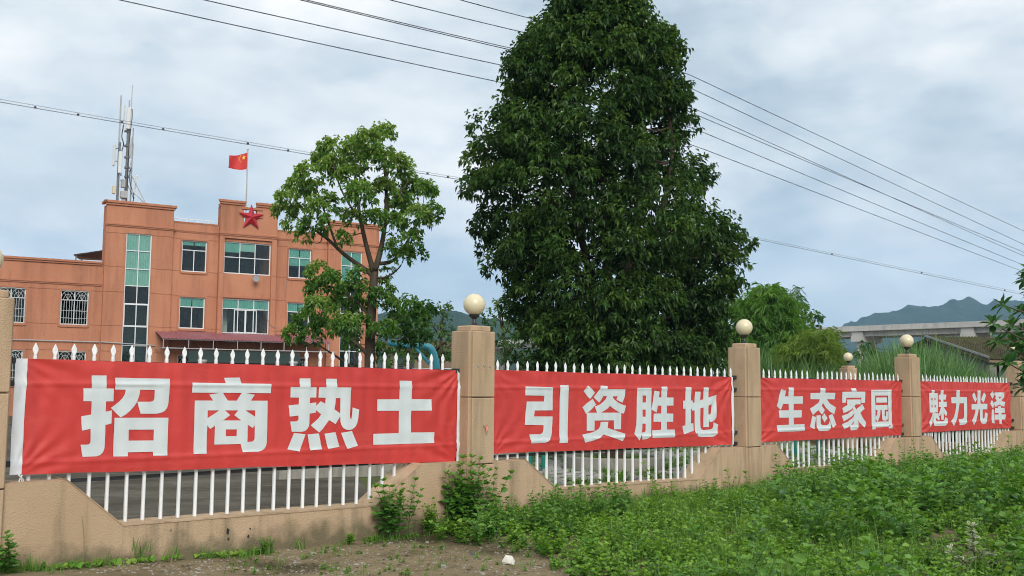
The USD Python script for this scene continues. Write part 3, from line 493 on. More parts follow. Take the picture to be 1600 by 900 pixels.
# ================================================================== THE BUILDING
bld = thing('office_building', 'three storey terracotta orange office building with a red star over its centre bay', 'building', front(15, 0))
GRV = (9.97, 8.11, 6.72, 4.87, 3.47)
def wall_block(name, u0, u1, k0, k1, h1, holes, grooves=GRV, h0=-.1, extra=()):
    """A hollow front block: holes (u0, u1, h0, h1) cut through, shallow joints cut into the render."""
    man = m3.Manifold.cube([u1 - u0, k1 - k0, h1 - h0]).translate([u0, k0, h0]) - m3.Manifold.cube([u1 - u0 - .5, k1 - k0 - .5, h1 - h0 - .45]).translate([u0 + .25, k0 + .25, h0 - .1])
    for a, b, c_, d in list(holes) + list(extra): man -= m3.Manifold.cube([b - a, 1.0, d - c_]).translate([a, k0 - .5, c_])
    cuts = []
    for g in grooves:
        if g < h1 - .3: man -= m3.Manifold.cube([u1 - u0 + .2, .05, .035]).translate([u0 - .1, k0 - .025, g])
    obj(name, B(back(man)), M['orange'], bld)
def band(u0, u1, k0, h, t, out, name='band', ends=(.05, .05)):
    obj(name, B(cat([bx(u0 - ends[0], u1 + ends[1], k0 - out, k0 + .06, h - t, h), bx(u0 - ends[0] * .5, u1 + ends[1] * .5, k0 - out * .55, k0 + .05, h - t * 1.9, h - t + .002)])), M['trim'], bld)
def tower(u0, u1, st):
    man = m3.Manifold.cube([u1 - u0, 9.2, 8.3]).translate([u0, -.22, -.1]) + m3.Manifold.cube([u1 - u0, .95, 11.65]).translate([u0, -.22, -.1])
    man -= m3.Manifold.cube([u1 - u0 - .5, 8.6, 7.9]).translate([u0 + .25, .05, -.2]); man -= m3.Manifold.cube([u1 - u0 - .5, .42, 11.2]).translate([u0 + .25, .05, -.2]); man -= m3.Manifold.cube([st[1] - st[0], .6, st[3] - st[2]]).translate([st[0], -.4, st[2]])
    for g in GRV: man -= m3.Manifold.cube([u1 - u0 + .2, .05, .035]).translate([u0 - .1, -.245, g])
    obj('stair_tower', B(back(man)), M['orange'], bld)
lowW = [(7.0, 8.4), (3.9, 5.3), (.8, 2.2), (-2.3, -.9)]
holes_low = [(a, b, l, t) for a, b in lowW for l, t in ((4.87, 6.72), (1.65, 3.46))]
STR1, STR2 = (10.16, 11.52, .6, 10.04), (22.74, 24.09, .6, 9.96)
m1 = [(13.22, 14.62, 8.13, 9.92), (13.2, 14.62, 4.89, 6.67), (13.2, 14.62, 1.6, 3.4)]
m2 = [(19.47, 20.88, 8.14, 9.92), (19.47, 20.85, 4.9, 6.66), (19.47, 20.85, 1.6, 3.4)]
bay = [(15.57, 18.32, 8.16, 10.02), (15.57, 18.33, 4.15, 6.70), (15.7, 18.2, .02, 3.1)]
wall_block('low_wing', -9, 9.08, 0, 10, 8.22, holes_low, GRV[2:])
tower(9.08, 12.66, STR1)
wall_block('main_wall', 12.66, 15.27, 0, 9, 10.93, m1)
wall_block('main_wall', 18.64, 21.88, 0, 9, 10.93, m2)
tower(21.88, 25.2, STR2)
# centre bay: sunk panel between two pilasters, notch and slots through its gable
by = m3.Manifold.cube([3.37, 9.3, 12.15]).translate([15.27, -.3, -.1]) - m3.Manifold.cube([2.9, 8.7, 10.6]).translate([15.5, 0, -.2]) - m3.Manifold.cube([2.8, 1, 5.0]).translate([15.55, -1.17, 5.2]) - m3.Manifold.cube([3.0, 9.5, 1.3]).translate([15.45, -.02, 10.93]) - m3.Manifold.cube([3.5, 8.5, 2]).translate([15.2, .3, 10.93])
for a, b, c_, d in bay: by -= m3.Manifold.cube([b - a, 1.0, d - c_]).translate([a, -.6, c_])
by -= m3.Manifold.cube([.76, 2, 2]).translate([16.62, -1, 11.22])
for g in GRV[1:]:
    by -= m3.Manifold.cube([.28, .04, .03]).translate([15.26, -.32, g]); by -= m3.Manifold.cube([.28, .04, .03]).translate([18.37, -.32, g])
obj('centre_bay', B(back(by)), M['orange'], bld)
for h0_, h1_ in ((11.96, 12.10), (11.50, 11.76)): obj('gable_slat', B(cham(16.46, 17.72, -.36, -.05, h0_, h1_, .01)), M['trim'], bld)
band(15.27, 16.66, -.3, 12.42, .13, .13, 'cornice', (.13, .05)); band(17.36, 18.64, -.3, 12.42, .13, .13, 'cornice', (.05, .13))
obj('gable_cap', B(cat([bx(15.2, 16.66, -.3, .0, 12.04, 12.18), bx(17.36, 18.7, -.3, .0, 12.04, 12.18)])), M['orange'], bld)
for u0, u1, k0, h in ((9.08, 12.66, -.22, 11.78), (21.88, 25.2, -.22, 11.78)):
    obj('parapet', B(bx(u0, u1, k0, k0 + .25, 11.54, 11.66)), M['orange'], bld); band(u0, u1, k0, h, .13, .14, 'cornice', (.14, .14)); obj('cornice_return', B(bx(u0 - .14, u0, k0 - .14, .7, h - .13, h - .002)), M['trim'], bld)
    band(u0, u1, k0, 10.52, .08, .09, ends=(.09, .09))
for u0, u1 in ((12.66, 15.22), (18.7, 21.86)): band(u0, u1, 0, 10.50, .07, .06, ends=(0, 0)); band(u0, u1, 0, 10.97, .05, .03, 'coping', (0, 0))
band(15.27, 18.64, -.3, 10.52, .09, .08, ends=(.08, .08))
band(-9, 9.0, 0, 8.36, .11, .14, 'cornice', (0, 0)); band(-9, 9.0, 0, 7.18, .08, .09, ends=(0, 0))
for u0, u1 in ((12.72, 15.2), (18.72, 21.82)):                   # white roof railings above the parapet
    obj('roof_railing', B(cat([bx(u0, u1, .05, .09, 11.13, 11.17)] + [bx(a, a + .04, .05, .09, 10.96, 11.14) for a in np.arange(u0 + .05, u1, .62)])), M['frame'], bld)
# white reveal of the sunk bay, vertical pilaster joints
obj('bay_ledge', B(bx(15.56, 18.35, -.24, -.165, 6.74, 6.86)), M['trim'], bld)
def window(hole, k, cols, rows, frames=(), curtains=(), trim=True, grille=None, transom=False, fw=.055):
    """cols, rows: inner lines (u, h) of the frame; curtains: (col, row, share of the pane) seen behind it."""
    u0, u1, h0, h1 = hole; us = [u0] + list(cols) + [u1]; hs = [h0] + list(rows) + [h1]; bars = []
    for q, uu in enumerate(us):
        w = fw if q in (0, len(us) - 1) else fw * .8
        a = uu if q == 0 else uu - w if q == len(us) - 1 else uu - w / 2; bars.append(bx(a, a + w, k + .075, k + .135, h0, rows[-1] if transom and 0 < q < len(us) - 1 else h1))
    for q, hh in enumerate(hs):
        w = fw if q in (0, len(hs) - 1) else fw * .8
        a = hh if q == 0 else hh - w if q == len(hs) - 1 else hh - w / 2; bars.append(bx(u0 + .002, u1 - .002, k + .070, k + .138, a, a + w))
    for a, b, c_, d in frames: bars += [bx(a, a + .045, k + .06, k + .14, c_, d), bx(b - .045, b, k + .06, k + .14, c_, d), bx(a, b, k + .062, k + .142, c_, c_ + .045), bx(a, b, k + .062, k + .142, d - .045, d)]
    w_ = obj('window', B(cat(bars)), M['frame'], bld)
    for q in range(len(us) - 1):
        for r_ in range(len(hs) - 1):
            if transom and r_ == len(hs) - 2 and q: continue
            obj('pane', B(bx(us[q] + .01, (us[-1] if transom and r_ == len(hs) - 2 else us[q + 1]) - .01, k + .10, k + .106, hs[r_] + .01, hs[r_ + 1] - .01)), M['glass'], w_)
    for q, r_, share, m_ in curtains:
        a, b, t = us[q] + .03, us[q + 1] - .03, hs[r_ + 1] - .02; bt_ = t - (hs[r_ + 1] - hs[r_]) * share
        x = np.linspace(a, b, 15); kk = k + .135 + .012 * np.sin(np.arange(15) * 2.2); v = np.concatenate([np.stack([x, kk, np.full(15, bt_)], 1), np.stack([x, kk, np.full(15, t)], 1)]); i_ = np.arange(14)
        obj('curtain', B(raw(v, np.vstack([np.stack([i_, i_ + 1, i_ + 16], 1), np.stack([i_, i_ + 16, i_ + 15], 1)]))), M[m_], w_)
    if trim:
        e = .10; obj('window_surround', B(cat([bx(u0 - e, u0 - .004, k - .035, k + .03, h0 - e, h1 + e), bx(u1 + .004, u1 + e, k - .035, k + .03, h0 - e, h1 + e), bx(u0 - .004, u1 + .004, k - .034, k + .03, h1 + .004, h1 + e - .002), bx(u0 - .004, u1 + .004, k - .06, k + .03, h0 - e - .03, h0 - .004)])), M['trim'], bld)
    if grille:
        kk = k - .01; g = []; mid = (u0 + u1) / 2; hb = h1 - .52
        g += [tube([(a, kk, h0 + .02), (a, kk, hb)], .010, 4) for a in np.linspace(u0 + .05, u1 - .05, 11)] + [tube([(u0, kk, z), (u1, kk, z)], .011, 4) for z in (h0 + .03, h0 + .35, h0 + .75, hb, h1 - .03)]
        for cx in (mid - (u1 - u0) / 4, mid + (u1 - u0) / 4):
            wd = (u1 - u0) / 4 - .02
            for sc_ in (1, .62): an = np.linspace(0, math.pi, 13); g.append(tube(np.stack([cx + wd * sc_ * np.cos(an), np.full(13, kk), hb + .47 * sc_ * np.sin(an)], 1), .010, 4))
            g += [tube([(cx, kk, hb), (cx + .36 * wd * sx, kk, hb + .40)], .009, 4) for sx in (-1.6, 0, 1.6)]
        obj('window_grille', B(cat(g)), M['antenna'], bld)
for a, b in lowW:
    for l, t in ((4.87, 6.72), (1.65, 3.46)): window((a, b, l, t), 0, [(a + b) / 2], [t - .52], grille=True)
rowsS = [1.9, 2.85, 3.83, 4.88, 6.14, 7.13, 8.07, 9.08]
window(STR1, -.22, [10.85], rowsS, frames=[(10.2, 11.48, 4.9, 6.12)], curtains=[(q, r_, .985, 'tint') for q in (0, 1) for r_ in (6, 7, 8)] , trim=False)
obj('window_grille', B(cat([tube(np.stack([cx + r_ * np.cos(np.linspace(0, math.pi, 11)), np.full(11, -.235), 2.35 + r_ * np.sin(np.linspace(0, math.pi, 11))], 1), .011, 4) for cx in (10.5, 11.18) for r_ in (.32, .2)] + [tube([(10.16, -.235, z), (11.52, -.235, z)], .011, 4) for z in (2.35, 2.72)])), M['antenna'], bld)
window(STR2, -.22, [23.4], rowsS, curtains=[(q, r_, .97, 'curtain') for q in (0, 1) for r_ in (7, 8)], trim=False)
for mm, cts in ((m1, [[(0, 1, .99, 'curtain')] * 0 + [(0, 1, .45, 'curtain'), (1, 1, .45, 'curtain')], [(0, 1, .96, 'curtain'), (1, 1, .96, 'curtain')], []]), (m2, [[(0, 1, .97, 'curtain'), (1, 1, .97, 'curtain'), (0, 0, .38, 'curtain'), (1, 0, .36, 'curtain')], [(0, 1, .97, 'curtain'), (1, 1, .97, 'curtain')], []])):
    for hl, ct in zip(mm, cts): window(hl, 0, [(hl[0] + hl[1]) / 2], [hl[3] - .55], curtains=ct, grille=hl[3] < 4, transom=True)
window(bay[0], -.17, [16.5, 17.4], [9.12], curtains=[(0, 1, .66, 'curtain'), (1, 1, .55, 'tint')], trim=False)
window(bay[1], -.17, [16.5, 17.42], [4.72, 6.12], frames=[(16.28, 16.95, 4.74, 6.08), (16.95, 17.62, 4.74, 6.08)], curtains=[(0, 2, .97, 'curtain'), (1, 2, .97, 'curtain'), (2, 2, .97, 'curtain'), (0, 0, .9, 'curtain'), (1, 0, .9, 'curtain')], trim=False)
obj('room_wall', B(bx(15.55, 16.25, 1.2, 1.3, 4.2, 6.6)), M['bright'], bld, label='pale room wall behind the large second floor window')
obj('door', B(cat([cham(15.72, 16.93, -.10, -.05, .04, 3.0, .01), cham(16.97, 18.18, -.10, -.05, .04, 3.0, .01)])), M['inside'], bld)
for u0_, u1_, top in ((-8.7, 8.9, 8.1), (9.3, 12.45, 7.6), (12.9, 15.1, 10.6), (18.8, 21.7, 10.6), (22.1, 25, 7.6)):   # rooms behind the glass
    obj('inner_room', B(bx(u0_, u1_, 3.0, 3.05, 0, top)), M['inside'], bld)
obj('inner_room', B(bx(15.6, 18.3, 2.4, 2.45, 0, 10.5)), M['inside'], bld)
for hfl in (3.6, 7.0):
    for u0_, u1_ in ((12.92, 15.02), (15.52, 18.38), (18.9, 21.62)): obj('floor_slab', B(bx(u0_, u1_, .28, 8.5, hfl, hfl + .15)), M['inside'], bld)
# canopy over the entrance
hk = on_plane(253, 529.5, DB, NB, BD - 2.0); HC = float(hk[1])
uu = np.arange(11.9, 21.6, .05); zz = .028 * np.sin(uu * 2 * np.pi / .2); top = np.concatenate([np.stack([uu, np.full(len(uu), -.02), HC + .55 + zz], 1), np.stack([uu, np.full(len(uu), -2.0), HC + .06 + zz], 1)]); n_ = len(uu); i_ = np.arange(n_ - 1)
q = np.vstack([np.stack([i_, i_ + n_, i_ + n_ + 1], 1), np.stack([i_, i_ + n_ + 1, i_ + 1], 1)]); low_ = top - [0, 0, .03]
cn = obj('canopy', B(raw(np.vstack([top, low_]), np.vstack([q, q[:, ::-1] + 2 * n_, np.stack([i_ + n_, i_ + 3 * n_, i_ + 3 * n_ + 1], 1), np.stack([i_ + n_, i_ + 3 * n_ + 1, i_ + n_ + 1], 1)]))), M['sheet'], bld, smooth=50)
obj('canopy_frame', B(cat([tube([(a, -1.93, HC + .0), (a, -1.93, HC - .48)], .025, 6) for a in np.linspace(12, 21.4, 8)] + [tube([(11.95, -1.93, HC - .48), (21.9, -1.93, HC - .48)], .028, 6), tube([(11.95, -1.93, HC + .0), (21.5, -1.93, HC + .0)], .022, 6), tube([(11.95, -1.93, HC - .48), (11.95, 0, HC - .48)], .025, 6), tube([(21.4, -1.93, HC - .48), (21.4, 0, HC - .48)], .025, 6), tube([(21.4, -1.93, HC), (21.9, -.6, HC - .5)], .022, 6)])), M['grey'], cn)
obj('dark_signboard', B(cham(13.5, 19.9, -1.3, -1.2, 2.95, 3.62, .02)), M['inside'], bld)
for uc in (14.2, 19.4): obj('porch_column', B(revolve([(0, 0), (.24, 0), (.24, .3), (.17, .36), (.17, 2.9), (.26, 3.0), (.26, 3.1), (0, 3.1)], (uc, -1.6, 0), 18)), M['viaduct'], bld, smooth=40)
obj('step', B(cat([bx(12.2, 21.2, -2.4, -.31, -.05, .12), bx(12.4, 21, -2.05, -.31, .12, .24)])), M['kerb'], bld)
# five-pointed star with ridges
def star5(R, r_, c, d, n_=5):
    v = []; 
    for q in range(10): a = math.pi / 2 + q * math.pi / 5; rr = R if q % 2 == 0 else r_; v.append((c[0] + rr * math.cos(a), c[1], c[2] + rr * math.sin(a)))
    v += [(c[0], c[1] - d, c[2]), (c[0], c[1] + .02, c[2])]; f = []
    for q in range(10): f += [(10, q, (q + 1) % 10), (11, (q + 1) % 10, q)]
    return raw(v, f)
obj('red_star', B(star5(.80, .31, (17.02, -.40, 11.5), .17)), M['star'], bld)
# loudspeaker under the top bay window
obj('loudspeaker', B(cat([tube([(17.35, -.2, 7.96), (17.35, -.42, 7.96)], [.05, .05], 10), tube([(17.35, -.42, 7.96), (17.35, -.50, 7.95), (17.35, -.66, 7.92)], [.05, .10, .21], 14, False), tube([(17.35, -.64, 7.92), (17.35, -.5, 7.94)], [.19, .05], 14)])), M['grey'], bld)
obj('cable', B(cat([tube(smooth_line([(17.7, -.5, 7.0), (17.95, -.45, 6.2), (18.2, -.4, 5.5), (18.6, -.35, 5.1), (19.0, -.2, 5.25)], 5), .012, 4), tube([(19.42, -.05, 9.9), (19.40, -.05, 8.0), (19.3, -.05, 6.9)], .010, 4)])), M['wire2'], bld)
obj('pipe', B(cat([tube([(-2, -.09, 4.0), (9.0, -.09, 3.98)], .030, 6), tube([(9.06, -.3, 3.98), (11.9, -.3, 3.86)], .030, 6)])), M['grey'], bld)
# dark awning on the low wing's roof
ra = thing('roof_shelter', 'dark sloping sheet roof on the flat roof beside the stair tower', 'shelter', front(7.6, 8.3, 2.5))
RS = [(*on_plane(x, y, DB, NB, BD + k_), k_) for x, y, k_ in ((115, 399, 1.2), (166, 391.5, 1.2), (166, 407.5, 4.2), (124, 405.5, 4.2))]; obj('roof_sheet', B(trimesh.convex.convex_hull(np.array([(u_, k_, h_ + e) for u_, h_, k_ in RS for e in (0, .06)]))), M['black'], ra)
for u_, h_, k_ in RS[:1] + RS[3:]: obj('leg', B(bx(u_ + .1, u_ + .16, k_, k_ + .06, 8.0, h_)), M['dpole'], ra)
# flag
fp = front(17.0, 10.9, .7); fl = thing('flagpole', 'slim flagpole on the roof above the red star', 'flagpole', fp)
u_, h_ = on_plane(393.5, 234.5, DB, NB, BD + .7); U0 = 17.0
obj('pole', B(tube([(U0, .7, 10.9), (U0, .7, h_)], [.05, .03], 8)), M['grey'], fl); bl = trimesh.creation.icosphere(2, .07); bl.apply_translation([U0, .7, h_ + .04]); obj('finial', B(bl), M['antenna'], fl)
fg = thing('flag', 'red flag with yellow stars flying from the roof flagpole', 'flag', front(U0, h_ - .8, .7))
nu, nv = 30, 20; Uq, Vq = np.meshgrid(np.linspace(0, 1, nu), np.linspace(0, 1, nv), indexing='ij')
def flag_pt(a, b): return U0 - .03 - a * 1.15 + 0 * b, .7 - .10 * np.sin(a * 7 + b * 1.5) * a - .2 * a, h_ - .18 - (1 - b) * 1.0 * (1 - .25 * a) - .62 * a + .25 * a * a - .03 * np.sin(a * 6) * (1 - b)
Pq = np.stack(flag_pt(Uq, Vq), -1).reshape(-1, 3); i, j = np.meshgrid(np.arange(nu - 1), np.arange(nv - 1), indexing='ij'); a = i * nv + j; qd = np.stack([a, a + nv, a + nv + 1, a + 1], -1).reshape(-1, 4)
obj('cloth', (np.vstack([front_m(Pq), front_m(Pq + [0, .01, 0])]), np.vstack([qd, qd[:, ::-1] + len(Pq)])), M['flag'], fg, smooth=True)
for cx, cy, rr in ((.19, .75, .135), (.36, .90, .045), (.43, .80, .045), (.43, .66, .045), (.36, .55, .045)):
    pts = [(cx, cy)] + [(cx + (rr if q % 2 == 0 else rr * .4) * math.sin(q * math.pi / 5) * .82, cy + (rr if q % 2 == 0 else rr * .4) * math.cos(q * math.pi / 5) * 1.15) for q in range(10)]
    v = np.array([flag_pt(np.float64(a_), np.float64(b_)) for a_, b_ in pts]) - [0, .02, 0]; obj('flag_star', B(raw(v, [(0, 1 + q, 1 + (q + 1) % 10) for q in range(10)])), M['yellow'], fg)
# telecom masts on the stair tower roof
def RP(x, y, k): u, h = on_plane(x, y, DB, NB, BD + k); return np.array([u, k, h])
def mast(name, label, base, k): t = thing(name, label, 'antenna mast', front(*[base[0], 11.5, k]), 'telecom masts on the stair tower roof'); return t
def mpole(t, pts, k, rad, m_='dpole', nm='pole'):
    P = [RP(x, y, k) for x, y in pts]; u = P[0][0]; obj(nm, B(tube([(p[0] * .15 + u * .85, k, p[2]) for p in P], rad, 8)), M[m_], t)
def panel(t, x0, y0, x1, y1, k, tilt=0, d=.12, nm='antenna_panel', m_='antenna', rnd=.03):
    a, b = RP(x0, y1, k), RP(x1, y0, k); mm = cham(min(a[0], b[0]), max(a[0], b[0]), k - d / 2, k + d / 2, a[2], b[2], min(rnd, d * .3)); c = mm.centroid
    if tilt: mm.apply_transform(trimesh.transformations.rotation_matrix(tilt, [0, 1, 0], c))
    obj(nm, B(mm), M[m_], t)
ta = mast('antenna_mast', 'leftmost telecom mast with a white cylinder and a flat panel antenna', RP(182, 315, 1.6), 1.6)
mpole(ta, [(183, 317), (185, 240), (186, 222)], 1.6, .075); mpole(ta, [(186, 225), (188.5, 149)], 1.6, [.05, .04], 'grey', 'upper_pole')
panel(ta, 175.5, 225, 181, 259.5, 1.45, .0, .22, rnd=.06); panel(ta, 184, 237, 191.5, 270.5, 1.35, 0, .13); panel(ta, 175, 290, 180.5, 302.5, 1.5, 0, .2, 'junction_box', 'beige')
a, b = RP(181, 232, 1.5), RP(186, 232, 1.6); obj('bracket', B(cat([tube([a, b], .025, 5), tube([RP(180, 252, 1.5), RP(185.5, 252, 1.6)], .025, 5)])), M['dpole'], ta)
tb_ = mast('antenna_mast', 'tallest telecom mast, a broad white panel antenna near its top', RP(195, 315, 2.4), 2.4)
mpole(tb_, [(196, 317), (199, 260), (200.5, 200)], 2.4, .095); mpole(tb_, [(200.5, 201), (203, 157)], 2.4, [.05, .04], 'grey', 'upper_pole'); mpole(tb_, [(204, 200), (206.5, 133)], 2.2, [.025, .018], 'grey', 'lightning_rod')
panel(tb_, 196.8, 168.5, 204.8, 201.5, 2.2, .02, .16); panel(tb_, 192.6, 163, 195.6, 194, 2.5, .03, .1); panel(tb_, 188.8, 281, 196, 293, 2.1, 0, .25, 'radio_unit', 'grey'); panel(tb_, 187.5, 299, 199, 309.5, 2.0, 0, .3, 'radio_unit', 'grey'); panel(tb_, 190, 310, 196, 316, 2.1, 0, .25, 'radio_unit', 'grey')
obj('cable', B(cat([tube(smooth_line([RP(193, 195, 2.3), RP(190.5, 210, 2.2), RP(191, 217, 2.1), RP(193, 226, 2.1), RP(190, 238, 2.0), RP(189, 275, 2.0)], 5), .03, 5), tube(smooth_line([RP(205, 170, 2.2), RP(207, 180, 2.2), RP(203, 215, 2.3), RP(199, 290, 2.2)], 5), .02, 5)])), M['black'], tb_)
obj('clamp', B(cat([bx(*(lambda p: (p[0] - .14, p[0] + .14, 2.28, 2.52, p[2] - .05, p[2] + .05))(RP(198.5, y, 2.4))) for y in (205, 228, 246, 262, 276)])), M['dpole'], tb_)
tc = mast('antenna_mast', 'thin right-hand telecom mast with diagonal struts', RP(203.5, 316, 3.2), 3.2)
mpole(tc, [(203.5, 318), (205, 250), (206.3, 200)], 3.2, [.045, .04, .03], 'grey'); panel(tc, 202.6, 216, 206.4, 246.5, 3.05, .03, .12); panel(tc, 207.2, 223, 209.3, 243, 3.3, .03, .08); panel(tc, 209.8, 273.5, 213.8, 304, 3.0, .10, .12); panel(tc, 203.4, 249, 205.4, 263, 3.1, .03, .08)
obj('strut', B(tube([RP(201.5, 266, 3.2), RP(228.5, 319, 2.0)], .035, 6)), M['grey'], tc); obj('strut', B(tube([RP(188, 281, 2.8), RP(228, 319, 2.0)], .035, 6)), M['grey'], tc)
obj('cable', B(cat([tube(smooth_line([RP(205, 262, 3.1), RP(203, 285, 3.0), RP(208, 302, 2.9), RP(207, 316, 2.9)], 5), .025, 5), tube(smooth_line([RP(197, 285, 3.0), RP(204, 298, 2.9), RP(209, 312, 2.9)], 5), .02, 5)])), M['black'], tc)

# ================================================================== TREES
# the big tree in its round planter
TY = 21.2; TB = np.array([2.11, TY, .1])
pl = thing('round_planter', 'round grey concrete planter ring under the big dark tree', 'planter', (TB[0], TB[1], 0))
obj('ring', revolve([(.86, 0.0), (1.0, 0.0), (1.0, .245), (.985, .262), (.875, .262), (.86, .245), (.86, 0.0)], (TB[0], TB[1], .0), 56), M['kerb'], pl, smooth=35)
obj('soil', revolve([(0, .17), (.87, .16)], (TB[0], TB[1], 0), 40), M['soil'], pl)
bt_ = thing('big_tree', 'tall dense dark green tree towering over the second banner', 'tree', TB)
r = np.random.default_rng(11)
prof = [(-14, 880, 985), (0, 858, 1002), (40, 832, 1042), (80, 806, 1066), (115, 782, 1078), (150, 792, 1076), (185, 742, 1088), (220, 722, 1094), (260, 714, 1103), (295, 710, 1120), (340, 736, 1160), (375, 742, 1172), (410, 752, 1166), (450, 776, 1168), (500, 796, 1160), (550, 800, 1150), (590, 806, 1140), (620, 850, 1110)]
PY, PLx, PRx = np.array(prof, float).T
C, Rr = [], []
while len(C) < 960:
    y = r.uniform(-8, 612); xl, xr = np.interp(y, PY, PLx), np.interp(y, PY, PRx); c = (xl + xr) / 2; hw = (xr - xl) / 2; ph = r.uniform(0, 2 * np.pi); q = min(.29, .8 * hw / FP * TY) * r.uniform(.75, 1.5)
    rad = np.sqrt(r.uniform(.22, 1.0)); hw *= .84 + .30 * meshkit.fbm(np.array([[y / 95., ph * 1.3, np.cos(ph) * 1.5]]), 3, 77)[0]; ed = max(hw - q / TY * FP * .72, 4)
    p = at(c + ed * rad * np.cos(ph), y, TY + .86 * (ed * FP ** -1 * TY) * rad * np.sin(ph)); C.append(p); Rr.append(q)
C, Rr = np.array(C), np.array(Rr); cxa = np.array([at(np.interp(0, [0], [950]), y, TY) for y in (0,)])[0]
axis = lambda c: np.array([TB[0], TB[1], c[2] - .4])
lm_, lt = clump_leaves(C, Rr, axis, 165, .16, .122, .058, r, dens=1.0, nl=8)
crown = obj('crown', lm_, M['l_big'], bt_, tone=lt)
st = []; nodes = []
for x1, x2, x3, d in ((940, 915, 890, -.4), (952, 948, 940, .1), (962, 985, 1000, .3), (968, 1010, 1050, -.2), (945, 890, 850, .4)):
    P = [TB + [r.normal(0, .05), r.normal(0, .05), 0], at(x1, 520, TY + d * .4), at(x2, 400, TY + d), at(x3, 250, TY + d * 1.5), at((x3 + 945) / 2, 110, TY + d)]
    st.append((P, [.13, .11, .085, .055, .02])); sl = smooth_line(P, 6); nodes.append(sl)
nodes = np.vstack(nodes)
obj('trunk', limbs(st + twigs_to(C, Rr, nodes, r, .38, .030), 6), M['bark'], bt_, smooth=True)

# the lighter, open tree in front of the building
SY = 25.0; SB = np.array([*on_ground(577, 707)[:2], 0]); SY = SB[1]
stt = thing('young_tree', 'open light green tree with visible branches in front of the orange building', 'tree', SB); r = np.random.default_rng(5)
el = [(598, 212, 20), (575, 222, 22), (556, 238, 26), (520, 232, 20), (505, 250, 18), (527, 262, 26), (552, 275, 22), (590, 250, 28), (622, 262, 24), (640, 290, 24), (662, 300, 18), (675, 330, 15), (652, 340, 22), (625, 318, 26), (596, 300, 24), (566, 306, 24), (612, 352, 22), (640, 372, 15), (585, 344, 18), (553, 342, 16), (482, 272, 18), (466, 290, 18), (492, 298, 20), (450, 310, 16), (442, 328, 12), (470, 330, 18), (500, 325, 18), (522, 318, 16), (486, 352, 14), (512, 352, 14), (540, 372, 12), (628, 400, 18), (655, 398, 9), (610, 388, 12), (475, 370, 10), (455, 352, 10),
      (500, 428, 18), (522, 440, 20), (545, 455, 20), (496, 452, 16), (560, 478, 20), (530, 478, 20), (500, 482, 22), (478, 500, 18), (510, 512, 22), (462, 520, 16), (482, 530, 14), (540, 510, 22), (565, 510, 18), (596, 470, 14), (612, 482, 18), (640, 480, 18), (622, 505, 20), (650, 500, 18), (668, 485, 12), (600, 520, 20), (632, 530, 18), (655, 525, 14), (590, 548, 16), (610, 455, 8), (552, 535, 14), (600, 442, 9), (588, 462, 11), (562, 430, 12), (604, 425, 8), (570, 455, 12)]
C = np.array([at(x, y, SY + r.normal(0, .055) * q * .6) for x, y, q in el]); Rr = np.array([q * SY / FP * .98 for _, _, q in el])
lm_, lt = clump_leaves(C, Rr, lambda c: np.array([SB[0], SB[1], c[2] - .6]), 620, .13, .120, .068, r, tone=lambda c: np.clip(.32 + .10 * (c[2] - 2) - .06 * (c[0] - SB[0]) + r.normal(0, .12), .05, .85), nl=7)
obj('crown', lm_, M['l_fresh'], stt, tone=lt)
px = lambda *q: [at(x, y, SY + d) for x, y, d in q]
main = [(px((577, 712, 0), (578, 600, 0), (578, 540, 0), (581, 480, 0), (585, 420, .05)), [.155, .14, .13, .115, .10]), (px((585, 422, 0), (596, 385, .1), (603, 330, .3), (602, 270, .2), (598, 225, .1)), [.085, .065, .05, .035, .015]), (px((584, 425, 0), (574, 390, -.1), (562, 335, -.3), (556, 285, -.2), (550, 245, 0)), [.08, .06, .045, .03, .015]),
        (px((583, 432, 0), (562, 415, .2), (535, 395, .3), (510, 372, .4), (480, 352, .3), (450, 325, .2)), [.07, .06, .05, .04, .03, .012]), (px((528, 390, .3), (512, 345, .1), (500, 310, 0), (492, 285, 0)), [.035, .028, .02, .01]), (px((588, 412, 0), (612, 408, .2), (628, 392, .3), (645, 360, .3), (660, 325, .2)), [.055, .045, .038, .028, .012]), (px((587, 433, 0), (605, 432, .1), (622, 420, .2), (630, 405, .2)), [.03, .026, .02, .01]),
        (px((578, 560, 0), (560, 540, -.2), (535, 520, -.4), (505, 490, -.5)), [.06, .05, .035, .015]), (px((578, 590, 0), (556, 578, -.2), (530, 560, -.3), (490, 535, -.4)), [.055, .045, .03, .012]), (px((579, 530, 0), (600, 505, .2), (625, 495, .3), (655, 490, .4)), [.05, .04, .03, .012]), (px((580, 500, 0), (555, 470, .2), (525, 450, .3)), [.04, .03, .012]), (px((602, 330, .3), (625, 300, .4), (640, 280, .4)), [.03, .02, .01]), (px((565, 345, -.3), (535, 300, -.4), (520, 250, -.3)), [.03, .022, .01])]
nodes = np.vstack([smooth_line(p, 4) for p, _ in main]); obj('trunk', limbs(main + twigs_to(C, Rr, nodes, r, .75, .016), 8), M['bark'], stt, smooth=True)

